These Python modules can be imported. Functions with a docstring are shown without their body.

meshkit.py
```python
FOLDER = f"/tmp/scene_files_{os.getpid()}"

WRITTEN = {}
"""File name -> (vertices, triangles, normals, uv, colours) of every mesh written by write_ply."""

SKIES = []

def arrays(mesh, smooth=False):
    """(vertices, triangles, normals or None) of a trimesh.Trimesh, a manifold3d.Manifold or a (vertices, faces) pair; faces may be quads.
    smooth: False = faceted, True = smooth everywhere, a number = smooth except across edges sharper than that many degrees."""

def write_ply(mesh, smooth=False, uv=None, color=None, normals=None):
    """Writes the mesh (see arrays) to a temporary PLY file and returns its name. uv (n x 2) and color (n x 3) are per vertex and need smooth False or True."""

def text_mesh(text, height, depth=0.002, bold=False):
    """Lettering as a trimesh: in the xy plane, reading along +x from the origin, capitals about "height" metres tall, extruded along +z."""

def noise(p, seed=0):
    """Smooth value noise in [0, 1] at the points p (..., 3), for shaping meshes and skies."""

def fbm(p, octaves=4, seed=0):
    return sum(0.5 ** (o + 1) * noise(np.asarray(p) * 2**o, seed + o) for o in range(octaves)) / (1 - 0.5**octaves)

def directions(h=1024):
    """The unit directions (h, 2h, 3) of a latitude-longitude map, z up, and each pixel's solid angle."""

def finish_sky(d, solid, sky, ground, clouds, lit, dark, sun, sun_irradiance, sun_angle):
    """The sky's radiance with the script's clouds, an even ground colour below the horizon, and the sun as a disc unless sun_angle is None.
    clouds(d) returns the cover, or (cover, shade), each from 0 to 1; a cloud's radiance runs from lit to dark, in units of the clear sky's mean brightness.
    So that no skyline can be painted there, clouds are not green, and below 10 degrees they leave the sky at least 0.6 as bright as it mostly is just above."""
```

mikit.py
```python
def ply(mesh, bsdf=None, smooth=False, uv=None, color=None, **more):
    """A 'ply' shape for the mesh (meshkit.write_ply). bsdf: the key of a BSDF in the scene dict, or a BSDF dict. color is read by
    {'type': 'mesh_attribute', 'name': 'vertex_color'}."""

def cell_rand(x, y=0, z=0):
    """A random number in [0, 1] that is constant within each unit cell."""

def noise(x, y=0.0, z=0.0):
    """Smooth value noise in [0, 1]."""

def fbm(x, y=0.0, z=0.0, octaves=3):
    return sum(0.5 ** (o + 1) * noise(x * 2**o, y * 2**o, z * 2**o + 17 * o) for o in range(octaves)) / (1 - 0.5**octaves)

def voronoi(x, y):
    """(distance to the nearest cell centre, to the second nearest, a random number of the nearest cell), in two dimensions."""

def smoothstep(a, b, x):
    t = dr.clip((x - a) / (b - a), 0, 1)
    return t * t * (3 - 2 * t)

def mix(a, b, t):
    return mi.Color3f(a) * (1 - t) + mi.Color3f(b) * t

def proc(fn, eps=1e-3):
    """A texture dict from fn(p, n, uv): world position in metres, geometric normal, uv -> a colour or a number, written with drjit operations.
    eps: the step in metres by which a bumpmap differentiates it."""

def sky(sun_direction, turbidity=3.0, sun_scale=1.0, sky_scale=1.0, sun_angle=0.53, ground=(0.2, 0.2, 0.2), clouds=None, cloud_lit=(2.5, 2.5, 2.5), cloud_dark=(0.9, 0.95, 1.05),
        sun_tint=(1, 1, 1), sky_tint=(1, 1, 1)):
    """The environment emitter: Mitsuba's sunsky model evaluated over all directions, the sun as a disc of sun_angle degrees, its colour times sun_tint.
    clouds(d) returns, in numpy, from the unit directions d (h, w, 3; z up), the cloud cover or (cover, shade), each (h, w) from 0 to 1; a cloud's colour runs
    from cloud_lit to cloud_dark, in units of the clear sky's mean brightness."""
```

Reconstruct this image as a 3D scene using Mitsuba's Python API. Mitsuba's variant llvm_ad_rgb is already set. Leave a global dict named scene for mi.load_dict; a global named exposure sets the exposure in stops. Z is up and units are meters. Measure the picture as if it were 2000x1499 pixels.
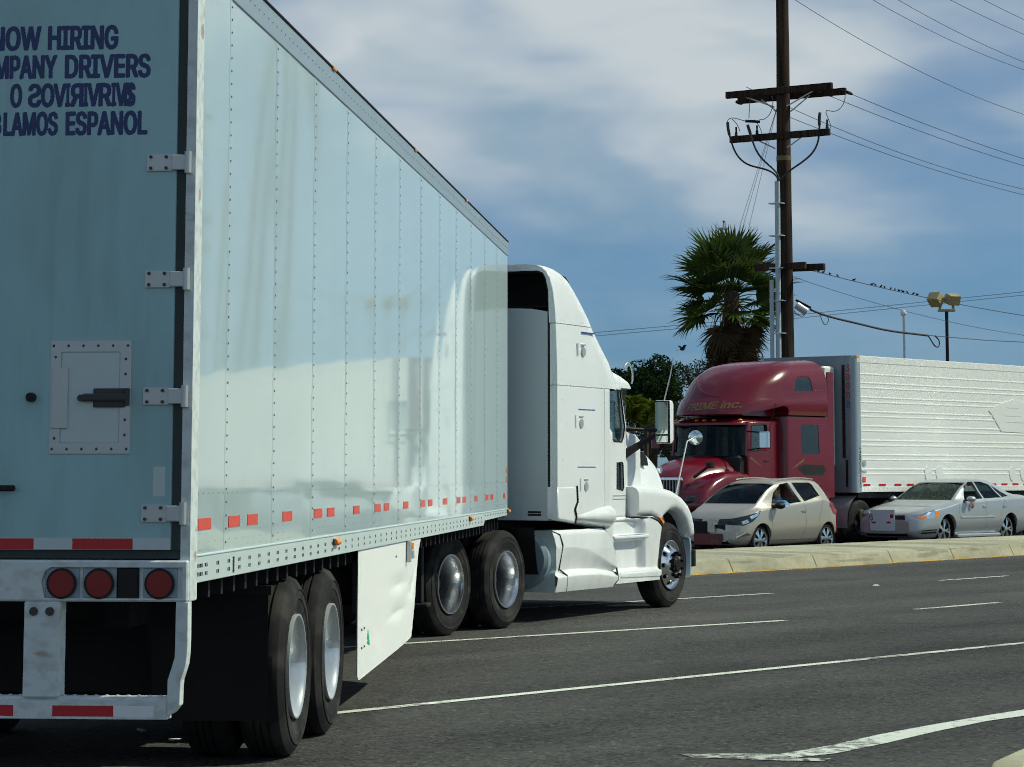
"""Traffic on a wide road: a white semi trailer turning right past a kerbed median with oncoming traffic. Units metres, z up."""
import math, random, numpy as np, trimesh, mitsuba as mi, drjit as dr, mikit, meshkit, mapbox_earcut
import manifold3d as m3
from mikit import proc, noise, fbm, smoothstep, mix, cell_rand
T = mi.ScalarTransform4f
pi, cos, sin = math.pi, math.cos, math.sin
scene, labels = {}, {}
rng = np.random.default_rng(7)

# ---------------------------------------------------------------- camera, sky, sun, exposure
PITCH = 6.87
scene['camera'] = dict(type='perspective', fov=2 * math.degrees(math.atan(1000 / 5015)), fov_axis='x', near_clip=0.5, far_clip=4000.0,
    principal_point_offset_x=0.0, principal_point_offset_y=0.2857,
    to_world=T().look_at(origin=[0, 0, 1.593], target=[0, cos(math.radians(PITCH)), 1.593 + sin(math.radians(PITCH))], up=[0, 0, 1]))
SUN = (0.90, 0.06, 0.95)


def clouds(d):
    az = np.degrees(np.arctan2(d[..., 0], d[..., 1])); el = np.degrees(np.arcsin(np.clip(d[..., 2], -1, 1)))
    h = 1.0 / (np.maximum(d[..., 2], .0) + .09)                      # a flat cloud deck, seen more and more edge-on towards the horizon
    q0 = np.stack([d[..., 0] * h, d[..., 1] * h, 0 * el], -1)
    w = np.stack([meshkit.fbm(q0 * 1.3 + o, 4, 3) - .5 for o in (0, 5.2, 9.1)], -1)
    q = np.stack([az * .12 + el * .05, el * .23 + az * .014, 0 * az + 21.0], -1) + 1.0 * w
    n = meshkit.fbm(q, 6, 11); fine = meshkit.fbm(q * [2.6, 3.4, 1], 5, 29)
    bias = np.interp(el, [0, 1.5, 3.2, 5.0, 6.3, 7.6, 9.5, 16, 35, 90], [-.06, -.04, -.02, .01, .07, .13, .20, .18, .02, -.02])
    c = np.clip((n - .43 + bias + .40 * (fine - .5)) / .44, 0, 1)
    c = c * c * (3 - 2 * c)
    lump = meshkit.fbm(q * 1.9 + [3, .3, 9], 5, 5)
    shade = np.clip(.30 + 2.2 * (lump - .5) + 1.2 * (fine - .5) - np.interp(el, [0, 6, 9, 12], [0, 0, .12, .2]), 0, 1)
    return .15 + c * .8, shade


scene['sky'] = mikit.sky(SUN, turbidity=2.0, clouds=clouds, cloud_lit=(3.95, 4.35, 4.5), cloud_dark=(1.35, 2.3, 3.0), sky_tint=(.74, 1.08, 1.30), sun_tint=(.82, 1.0, 1.055), sun_scale=1.36, sky_scale=.78)
exposure = 1.0

# ---------------------------------------------------------------- scene helpers
FR = {}


def frame(x, y, heading=0.0, z=0.0):
    """4x4: local x = forward along the compass heading (degrees from +Y towards +X), local y = left, z up."""
    a = math.radians(heading)
    return np.array([[sin(a), -cos(a), 0, x], [cos(a), sin(a), 0, y], [0, 0, 1, z], [0, 0, 0, 1.0]])


def tr(x=0, y=0, z=0):
    m = np.eye(4); m[:3, 3] = x, y, z
    return m


def rot(axis, deg):
    return trimesh.transformations.rotation_matrix(math.radians(deg), {'x': [1, 0, 0], 'y': [0, 1, 0], 'z': [0, 0, 1]}.get(axis, axis))


USED = {}


def newkey(base):
    n = USED.get(base, -1) + 1
    USED[base] = n
    return base if n == 0 else '%s_%03d' % (base, n)


def say(key, label=None, category=None, group=None, kind=None):
    d = labels.setdefault(key, {})
    for k, v in (('label', label), ('category', category), ('group', group), ('kind', kind)):
        if v: d[k] = v
    if not d: labels.pop(key)


def thing(name, label=None, category=None, M=None, group=None, kind=None):
    k = newkey(name); FR[k] = np.eye(4) if M is None else np.asarray(M, float)
    say(k, label, category, group, kind)
    return k


def arr(m):
    if isinstance(m, tuple): return m
    if isinstance(m, m3.Manifold):
        q = m.to_mesh(); return np.array(q.vert_properties[:, :3], float), np.array(q.tri_verts, int)
    return np.array(m.vertices), np.array(m.faces)


def join(*ms):
    V, Fs, n = [], [], 0
    for m in ms:
        if m is None: continue
        v, f = arr(m); V.append(v); Fs.append(f + n); n += len(v)
    return np.vstack(V), np.vstack(Fs)


def mv(m, M):
    v, f = arr(m)
    v = v @ M[:3, :3].T + M[:3, 3]
    return v, (f[:, ::-1] if np.linalg.det(M[:3, :3]) < 0 else f)


def shape(mesh, mat, smooth=False):
    v, f = arr(mesh)
    return mikit.ply(trimesh.Trimesh(v, f, process=False), mat, smooth)


def put(name, mesh, mat, parent=None, smooth=False, M=None, label=None, category=None, group=None, kind=None):
    """One entry of the scene. mesh: (v, f), trimesh, manifold, or a ready shape dict that copies share. M: local placement."""
    k = newkey(name if parent is None else parent + '__' + name)
    W = np.eye(4) if parent is None else FR[parent]
    if M is not None: W = W @ M
    if isinstance(mesh, dict):
        scene[k] = {**mesh, 'to_world': T(W.tolist())}
    else:
        scene[k] = shape(mv(mesh, W), mat, smooth)
    FR[k] = W if parent is None else FR[parent]
    say(k, label, category, group, kind)
    return k


def sub(parent, name, M=None):
    """A part without a mesh of its own, holder of sub-parts."""
    k = newkey(parent + '__' + name); FR[k] = FR[parent] if M is None else FR[parent] @ M
    return k


# ---------------------------------------------------------------- mesh helpers
def bx(x0, x1, y0, y1, z0, z1, c=0.0):
    x0, x1 = sorted((x0, x1)); y0, y1 = sorted((y0, y1)); z0, z1 = sorted((z0, z1))
    if c <= 0:
        v = np.array([[x, y, z] for x in (x0, x1) for y in (y0, y1) for z in (z0, z1)], float)
        f = np.array([[0, 1, 3], [0, 3, 2], [4, 6, 7], [4, 7, 5], [0, 4, 5], [0, 5, 1], [2, 3, 7], [2, 7, 6], [0, 2, 6], [0, 6, 4], [1, 5, 7], [1, 7, 3]])
        return v, f
    c = min(c, .49 * (x1 - x0), .49 * (y1 - y0), .49 * (z1 - z0))
    p = [q for x, X in ((x0, x0 + c), (x1, x1 - c)) for y, Y in ((y0, y0 + c), (y1, y1 - c)) for z, Z in ((z0, z0 + c), (z1, z1 - c)) for q in ((x, Y, Z), (X, y, Z), (X, Y, z))]
    return hull(p)


def hull(p):
    return arr(m3.Manifold.hull_points(np.asarray(p, float)))


def man(m):
    if isinstance(m, m3.Manifold): return m
    v, f = arr(m)
    t = trimesh.Trimesh(v, f); t.merge_vertices()
    q = m3.Manifold(m3.Mesh(np.asarray(t.vertices, np.float32), np.asarray(t.faces, np.uint32)))
    if q.status() != m3.Error.NoError: raise RuntimeError('not a manifold: %s' % q.status())
    if q.volume() < 0: raise RuntimeError('inside out')
    return q


def tri2(poly):
    poly = np.asarray(poly, float)
    return mapbox_earcut.triangulate_float64(poly, np.array([len(poly)], np.uint32)).reshape(-1, 3).astype(int)


def ccw(poly):
    p = np.asarray(poly, float)
    a = np.sum(p[:, 0] * np.roll(p[:, 1], -1) - np.roll(p[:, 0], -1) * p[:, 1])
    return p if a > 0 else p[::-1]


def inset(poly, d):
    """Mitred inset of a ccw polygon, same number of vertices."""
    a, b, c = np.roll(poly, 1, 0), poly, np.roll(poly, -1, 0)
    e1 = (b - a) / np.maximum(np.linalg.norm(b - a, axis=1), 1e-9)[:, None]; e2 = (c - b) / np.maximum(np.linalg.norm(c - b, axis=1), 1e-9)[:, None]
    n1 = np.stack([-e1[:, 1], e1[:, 0]], 1); n2 = np.stack([-e2[:, 1], e2[:, 0]], 1)
    n = n1 + n2
    k = d / np.maximum((n * n1).sum(1), .35)
    return b + n * k[:, None]


def pr(poly, axis, a, b, r=0.0, steps=4, both=False):
    """Polygon extruded along axis from a to b ('y': poly is (x,z); 'x': (y,z); 'z': (x,y)); the edge at b (and a) rounded by r."""
    p = ccw(poly); s = 1 if b > a else -1
    lay = []
    prof = [(r * (1 - sin(t)), r * (1 - cos(t))) for t in np.linspace(pi / 2, 0, steps + 1)] if r > 0 else [(0, 0)]
    # prof: (depth from end, inset): runs from flush (depth r, inset 0) to end (depth 0, inset r)
    prof = [(r * (1 - sin(t)), r * (1 - cos(t))) for t in np.linspace(0, pi / 2, steps + 1)] if r > 0 else [(0, 0)]
    if both and r > 0:
        lay += [(a + s * d, i) for d, i in prof[::-1]]
    else:
        lay.append((a, 0))
    lay += [(b - s * d, i) for d, i in prof]
    n = len(p); V = []
    for w, i in lay:
        q = inset(p, i) if i > 0 else p
        V.append(np.column_stack([q, np.full(n, w)]))
    V = np.vstack(V); k = len(lay); Fc = []
    for j in range(k - 1):
        for i in range(n):
            A, B, C, D = j * n + i, j * n + (i + 1) % n, (j + 1) * n + (i + 1) % n, (j + 1) * n + i
            Fc += [(A, B, C), (A, C, D)]
    t0 = tri2(V[:n, :2]); t1 = tri2(V[-n:, :2])
    Fc = np.vstack([np.array(Fc), t0[:, ::-1], t1 + (k - 1) * n])
    flip = s < 0
    if axis == 'z': W = V
    elif axis == 'x': W = V[:, [2, 0, 1]]
    else: W = V[:, [0, 2, 1]]; flip = not flip
    v, f = W, (Fc[:, ::-1] if flip else Fc)
    if np.einsum('ij,ij->', v[f[:, 0]], np.cross(v[f[:, 1]], v[f[:, 2]])) < 0: f = f[:, ::-1]
    return v, f


def loft(rings, closed=True, caps=True):
    """Rings (k, n, 3) joined into a surface; closed rings with caps make a solid."""
    R = np.asarray(rings, float); k, n = R.shape[:2]
    V = R.reshape(-1, 3); Fc = []
    m = n if closed else n - 1
    j, i = np.meshgrid(np.arange(k - 1), np.arange(m), indexing='ij')
    A, B, C, D = j * n + i, j * n + (i + 1) % n, (j + 1) * n + (i + 1) % n, (j + 1) * n + i
    Fc = np.vstack([np.stack([A, B, C], -1).reshape(-1, 3), np.stack([A, C, D], -1).reshape(-1, 3)])
    if closed and caps:
        c0, c1 = len(V), len(V) + 1
        V = np.vstack([V, R[0].mean(0), R[-1].mean(0)])
        i = np.arange(n); o = (k - 1) * n
        Fc = np.vstack([Fc, np.stack([i * 0 + c0, (i + 1) % n, i], -1), np.stack([i * 0 + c1, o + i, o + (i + 1) % n], -1)])
        v = V
        if np.einsum('ij,ij->', v[Fc[:, 0]], np.cross(v[Fc[:, 1]], v[Fc[:, 2]])) < 0: Fc = Fc[:, ::-1]
    return V, Fc


def tube(pts, r, n=8, closed=False, caps=True):
    p = np.asarray(pts, float); k = len(p)
    r = np.broadcast_to(r, (k,))
    t = np.gradient(p, axis=0) if not closed else np.roll(p, -1, 0) - np.roll(p, 1, 0)
    t /= np.linalg.norm(t, axis=1, keepdims=True) + 1e-12
    a = np.cross(t[0], [0, 0, 1.0]);
    if np.linalg.norm(a) < .1: a = np.cross(t[0], [1.0, 0, 0])
    R = []; ang = np.arange(n) * 2 * pi / n
    for i in range(k):
        a = a - t[i] * (a @ t[i]); a /= np.linalg.norm(a) + 1e-12
        b = np.cross(t[i], a)
        R.append(p[i] + r[i] * (np.cos(ang)[:, None] * a + np.sin(ang)[:, None] * b))
    if closed: R.append(R[0])
    return loft(R, True, caps and not closed)


def cyl(p0, p1, r, n=16, r1=None):
    return tube([p0, p1], [r, r if r1 is None else r1], n)


def lathe(prof, n=48, axis='y'):
    """Closed profile of (radius, along) revolved about the y axis."""
    p = np.asarray(prof, float); a = np.arange(n + 1) * 2 * pi / n
    R = [np.column_stack([p[:, 0] * cos(t), p[:, 1], p[:, 0] * sin(t)]) for t in a[:-1]]
    R.append(R[0])
    v, f = loft(R, True, False)
    if np.einsum('ij,ij->', v[f[:, 0]], np.cross(v[f[:, 1]], v[f[:, 2]])) < 0: f = f[:, ::-1]
    if axis == 'z': v, f = mv((v, f), rot('x', 90))
    if axis == 'x': v, f = mv((v, f), rot('z', 90))
    return v, f


def ball(c, r, sub=2):
    s = trimesh.creation.icosphere(subdivisions=sub, radius=1.0)
    return np.array(s.vertices) * np.asarray(r) + np.asarray(c), np.array(s.faces)


def spline(xs, ys, x):
    from scipy.interpolate import PchipInterpolator
    return PchipInterpolator(xs, ys)(x)


def smoothcurve(pts, n=40):
    from scipy.interpolate import CubicSpline
    p = np.asarray(pts, float); s = np.r_[0, np.cumsum(np.linalg.norm(np.diff(p, axis=0), axis=1))]
    return CubicSpline(s, p)(np.linspace(0, s[-1], n))


def grid(fn, us, vs):
    """Open surface from fn(u, v) -> xyz."""
    R = [[fn(u, v) for v in vs] for u in us]
    return loft(np.array(R, float), False, False)


def text(s, h, M, depth=.003, bold=True, sx=1.0, slant=0.0):
    m = meshkit.text_mesh(s, h, depth, bold)
    v, f = np.array(m.vertices), np.array(m.faces)
    v = v * [sx, 1, 1]; v[:, 0] += slant * v[:, 1]
    return mv((v, f), M)


def textframe(o, right, up):
    """text local (x right, y up, z out) -> frame with origin o."""
    r, u = np.asarray(right, float), np.asarray(up, float)
    m = np.eye(4); m[:3, 0], m[:3, 1], m[:3, 2], m[:3, 3] = r, u, np.cross(r, u), o
    return m


# ---------------------------------------------------------------- materials
def pri(name, rgb, rough=.5, metal=0.0, coat=0.0, spec=.5, two=True, **k):
    c = rgb if isinstance(rgb, dict) else {'type': 'rgb', 'value': list(map(float, rgb))}
    r = rough if isinstance(rough, dict) else float(rough)
    d = {'type': 'principled', 'base_color': c, 'roughness': r, 'metallic': float(metal), 'specular': float(spec), **k}
    if coat: d.update(clearcoat=float(coat), clearcoat_gloss=.97)
    scene[name] = {'type': 'twosided', 'bsdf': d} if two else d
    return name


def f_dirt(p, n, uv):
    s = fbm(p.x * 1.3 + p.y * .9, p.y * .4, p.z * .5, 3); t = fbm(p.x * 9, p.y * 9, p.z * 3.5, 3)
    low = smoothstep(1.6, .3, p.z)
    a = dr.clip(.16 * smoothstep(.45, .75, s) + .18 * low * smoothstep(.35, .7, t) + .06 * t, 0, 1)
    return mix((.73, .76, .77), (.46, .45, .42), a)


def f_panel(p, n, uv):
    s = fbm(p.x * 2.0, p.y * 2.0, p.z * .35, 3); t = fbm(p.x * 30, p.y * 30, p.z * 2.2, 2)
    a = dr.clip(.10 * smoothstep(.4, .8, s) + .14 * t * smoothstep(2.2, 1.1, p.z), 0, 1)
    return mix((.37, .47, .50), (.30, .37, .385), a)


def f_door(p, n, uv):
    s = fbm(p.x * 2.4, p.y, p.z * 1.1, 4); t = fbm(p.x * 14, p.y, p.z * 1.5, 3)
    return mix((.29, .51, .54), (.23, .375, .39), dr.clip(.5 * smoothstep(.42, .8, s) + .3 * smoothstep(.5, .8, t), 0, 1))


def f_rust(p, n, uv):
    s = fbm(p.x * 6 + p.y * 6, p.z * 9, p.y * 5, 4); e = fbm(p.x * 22, p.y * 22, p.z * 22, 3)
    c = mix((.58, .65, .66), (.47, .51, .50), smoothstep(.4, .75, e))
    return mix(c, (.26, .12, .04), .6 * smoothstep(.66, .76, s))


def f_tyre(p, n, uv):
    s = fbm(p.x * 7, p.y * 7, p.z * 7, 3)
    return mix((.016, .016, .017), (.042, .040, .037), smoothstep(.4, .75, s))


def f_asph(p, n, uv):
    d = p.x * .6428 + p.y * .766; l = -p.x * .766 + p.y * .6428
    g = noise(p.x * 55, p.y * 55); g2 = noise(p.x * 23 + 9, p.y * 23); g3 = cell_rand(dr.floor(p.x * 42), dr.floor(p.y * 42), 3)
    big = fbm(d * .12, l * .55, 0, 4); med = fbm(d * .9, l * 2.2, 3, 3)
    track = .5 + .5 * dr.cos((l - 10.3) * 2 * pi / 1.9)
    v = .061 + .040 * (g - .5) + .024 * (g2 - .5) + .05 * (big - .5) + .024 * (med - .5) - .012 * track
    v = v + dr.select(g3 > .965, .075 * g, 0.0) - dr.select(g3 < .05, .03, 0.0)
    tar = smoothstep(.035, .0, dr.abs(l - 14.0 - .35 * fbm(d * .3, 1, 0, 2))) * smoothstep(.5, .62, noise(d * .22, 3))
    oil = smoothstep(.60, .76, fbm(d * .45, l * 1.3, 7, 4)); skid = dr.exp(-dr.square((p.x - 4.25) / .34) - dr.square((p.y - 28.0 + .12 * (p.x - 4.25)) / .13))
    crack = smoothstep(.030, .008, dr.abs(l - 17.9 - .5 * fbm(d * .5, 4, 0, 4))) + smoothstep(.025, .006, dr.abs(d - 21.5 - .9 * fbm(l * .6, 9, 0, 4))) * smoothstep(16.5, 14.5, l)
    v = v * (1 - .45 * tar) * (1 - .16 * oil) * (1 - .38 * skid) * (1 - .35 * dr.clip(crack, 0, 1))
    return mix((.0, .0, .0), (1.0, 1.0, .955), dr.clip(v, .012, .3))


def h_asph(p, n, uv):
    return .006 * noise(p.x * 60, p.y * 60) + .004 * noise(p.x * 25, p.y * 25)


def f_soil(p, n, uv):
    return mix((.10, .095, .085), (.19, .175, .15), fbm(p.x * .4, p.y * .4, 0, 4))


def f_conc(p, n, uv):
    s = fbm(p.x * 1.2, p.y * 1.2, p.z * 3, 4); t = fbm(p.x * 14, p.y * 14, p.z * 14, 3); d = p.x * .6428 + p.y * .766
    c = mix((.375, .365, .265), (.255, .25, .18), smoothstep(.35, .8, s))
    c = c * (.82 + .36 * t)
    return mix(c, (.10, .10, .08), .45 * smoothstep(.62, .74, fbm(d * 1.1, p.z * 14, 4, 4)) * smoothstep(.01, .05, p.z))


def f_mark(p, n, uv):
    w = fbm(p.x * 18, p.y * 18, 0, 4); b = fbm(p.x * 1.1, p.y * 1.1, 5, 3)
    return mix((.56, .60, .54), (.085, .09, .085), .9 * smoothstep(.56, .74, .55 * w + .5 * b))


def f_markold(p, n, uv):
    w = fbm(p.x * 20, p.y * 20, 0, 4); b = fbm(p.x * .8, p.y * .8, 2, 3)
    return mix((.40, .43, .38), (.075, .08, .075), smoothstep(.40, .56, .6 * w + .45 * b))


def f_yellow(p, n, uv):
    w = fbm(p.x * 6, p.y * 6, 0, 4)
    return mix((.62, .34, .035), (.12, .09, .05), .8 * smoothstep(.5, .72, w))


def f_wood(p, n, uv):
    g = fbm(p.x * 26, p.y * 26, p.z * .6, 4); b = fbm(p.x * 3, p.y * 3, p.z * .5, 3)
    return mix((.060, .038, .027), (.012, .009, .007), smoothstep(.3, .72, .6 * g + .45 * b))


def f_bark(p, n, uv):
    return mix((.10, .075, .05), (.035, .026, .02), fbm(p.x * 8, p.y * 8, p.z * 4, 4))


pri('asphalt', proc(f_asph), .75, spec=.35)
scene['asphalt'] = {'type': 'twosided', 'bsdf': {'type': 'bumpmap', 'arbitrary': proc(h_asph, .004), 'scale': 1.0, 'bsdf': {'type': 'principled', 'base_color': proc(f_asph), 'roughness': .78, 'specular': .35}}}
pri('soil', proc(f_soil), .95, spec=.2)
pri('concrete', proc(f_conc), .85, spec=.3)
pri('marking', proc(f_mark), .7, spec=.3)
pri('marking_old', proc(f_markold), .8, spec=.3)
pri('yellow_paint', proc(f_yellow), .7, spec=.3)
pri('white_paint', proc(f_dirt), .22, coat=.8)
pri('panel_white', proc(f_panel), .05, coat=1.0, spec=.6)
pri('door_shaded_white', proc(f_door), .38, coat=.25)  # base darkened and blued, so shade of the rear face sits in the colour
pri('frame_white', proc(f_rust), .45)
pri('rail_grey', (.30, .38, .44), .38, .25)
pri('rail_light', (.48, .57, .58), .30, coat=.3)
pri('galvanised', (.50, .54, .55), .42, .55)
pri('chrome', (.82, .84, .85), .07, 1.0)
pri('alloy', (.76, .77, .78), .20, 1.0)
pri('alloy_dull', (.84, .86, .88), .24, 1.0)
pri('rim_white', (.74, .79, .81), .28, .6)
pri('rivet', (.055, .065, .065), .6)
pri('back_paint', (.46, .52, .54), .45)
pri('tyre', proc(f_tyre), .82, spec=.25)
pri('black_plastic', (.010, .010, .011), .55, spec=.3)
pri('black_gloss', (.008, .008, .009), .12)
pri('dark_steel', (.020, .021, .022), .7, .2, spec=.3)
pri('grey_grime', (.055, .06, .06), .8, spec=.3)
pri('red_tape', (.62, .055, .030), .28, spec=.5)
pri('red_tape_dark', (.45, .012, .022), .30)
pri('white_tape', (.70, .74, .76), .3)
pri('red_lens', (.20, .006, .010), .12, coat=.6)
pri('amber', (.85, .26, .02), .2)
pri('navy', (.008, .028, .13), .4)
pri('maroon', (.125, .002, .012), .20, coat=1.0)
pri('gold', (.13, .095, .035), .4)
pri('silver', (.43, .47, .50), .30, .5, coat=1.0)
pri('beige', (.47, .45, .40), .30, .5, coat=1.0)
pri('trailer_white', (.70, .72, .71), .65, spec=.25)
pri('board_white', (.56, .68, .74), .5)
pri('grey_panel', (.20, .27, .30), .45)
pri('text_black', (.02, .022, .025), .6)
pri('text_blue', (.05, .09, .35), .5)
pri('wood', proc(f_wood), .9, spec=.2)
pri('conduit', (.36, .45, .50), .5)
pri('wire', (.03, .032, .036), .6)
pri('bark', proc(f_bark), .95, spec=.1)
pri('lamp_tan', (.36, .29, .13), .5)
pri('skin', (.36, .20, .13), .55)
pri('hair', (.02, .014, .01), .6)
pri('shirt_blue', (.10, .28, .55), .8)
pri('shirt_dark', (.03, .035, .045), .85)
pri('gasket', (.045, .06, .06), .8, spec=.2)
pri('trim_dark', (.015, .016, .018), .7, spec=.25)
pri('green_mark', (.03, .35, .18), .6)
scene['glass'] = {'type': 'thindielectric', 'int_ior': 1.5, 'specular_transmittance': {'type': 'rgb', 'value': [.55, .66, .64]}}
scene['car_glass'] = {'type': 'thindielectric', 'int_ior': 1.5, 'specular_transmittance': {'type': 'rgb', 'value': [.22, .30, .28]}, 'specular_reflectance': {'type': 'rgb', 'value': [.24, .30, .29]}}
scene['lens_clear'] = {'type': 'thindielectric', 'int_ior': 1.5}
pri('glass_dark', (.012, .02, .024), .04, spec=.6)
pri('mirror', (.72, .82, .82), .03, 1.0)


def leafmat(name, a, b, trans=.35, scale=3.0):
    def f(p, n, uv):
        return mix(a, b, fbm(p.x * scale, p.y * scale, p.z * scale, 2))
    scene[name] = {'type': 'principledthin', 'base_color': proc(f), 'roughness': .55, 'spec_trans': 0.0, 'diff_trans': trans, 'eta': 1.4}


leafmat('palm_green', (.030, .060, .016), (.085, .120, .028), .5)
leafmat('palm_dead', (.11, .075, .040), (.045, .030, .018), .3)
leafmat('leaf_dark', (.014, .030, .014), (.040, .070, .024), .35)
leafmat('leaf_grey', (.05, .055, .045), (.085, .09, .07), .3)
leafmat('leaf_bright', (.055, .10, .012), (.12, .15, .020), .6)

# ---------------------------------------------------------------- the road and its surroundings
U, N_ = np.array([sin(math.radians(40)), cos(math.radians(40))]), np.array([-cos(math.radians(40)), sin(math.radians(40))])
RD = lambda a, l: U * a + N_ * l                     # along the road, across it (to the far side)


def sheet(poly, z, t=0.0):
    p = ccw(poly)
    return (np.column_stack([p, np.full(len(p), z)]), tri2(p)) if t <= 0 else pr(p, 'z', z - t, z)


def strip(line, w0, w1, z):
    """Flat band along (along, across) points between across offsets w0 and w1."""
    q = np.array(line, float)
    return sheet([RD(a, l + w0) for a, l in q] + [RD(a, l + w1) for a, l in q[::-1]], z)


put('ground', sheet([(-1500, -600), (1500, -600), (1500, 2500), (-1500, 2500)], -.012), 'soil', kind='structure')
put('road', sheet([RD(-160, -30), RD(420, -30), RD(420, 47), RD(-160, 47)], -.004), 'asphalt', kind='structure')
K = lambda a: np.interp(a, [0, 33.6, 46, 60, 120], [22.4, 24.45, 25.4, 25.9, 26.3])
mk = thing('road_marking', kind='structure')
put('lane_line', strip([(12.5, 12.19), (90, 12.19)], -.058, .058, 0), 'marking', mk)
put('lane_line', strip([(9, 17.5), (19, 16.56), (23.75, 16.03)], -.055, .055, 0), 'marking', mk)
put('lane_line', strip([(22.5, 19.95), (29.0, 19.78)], -.048, .048, 0), 'marking', mk)
put('lane_line', strip([(34.06, 20.2), (36.3, 20.3)], -.048, .048, 0), 'marking', mk)
put('lane_line', strip([(26.7, 16.15), (28.75, 16.2)], -.055, .055, 0), 'marking', mk)
for a in (39.5, 45.7, 52.0, 58.2):
    put('lane_line', strip([(a, 20.4), (a + 2.3, 20.4)], -.048, .048, 0), 'marking', mk)
    put('lane_line', strip([(a - 5.5, 16.25), (a - 3.4, 16.3)], -.048, .048, 0), 'marking', mk)
put('edge_line', strip([(a, K(a) - .24) for a in (10, 20, 30, 34, 38, 42, 46, 52, 60, 80, 110)], 0, .19, 0), 'yellow_paint', mk)
put('stop_line', sheet([(1.54, 15.01), (1.86, 15.44), (2.27, 16.13), (2.70, 16.75), (3.16, 17.38), (5.2, 20.0), (5.12, 19.6), (3.40, 17.35), (3.09, 16.99), (2.63, 16.29), (2.25, 15.64), (1.87, 15.05), (1.60, 14.82)], 0), 'marking', mk)
put('guide_line', sheet([(.95, 15.02), (1.25, 15.03), (1.535, 15.005), (1.595, 14.815), (1.80, 14.77), (1.74, 14.63), (1.46, 14.68), (1.02, 14.83)], .0), 'marking_old', mk)
put('road_stud', hull([(5.18 + dx, 37.29 + dy, z) for dx, dy, z in ((0, 0, 0), (.10, 0, 0), (0, .10, 0), (.10, .10, 0), (.03, .03, .014), (.07, .03, .014), (.03, .07, .014), (.07, .07, .014))]), 'white_tape', label='small pale raised stud alone in the empty far lane', category='road stud')

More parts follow.
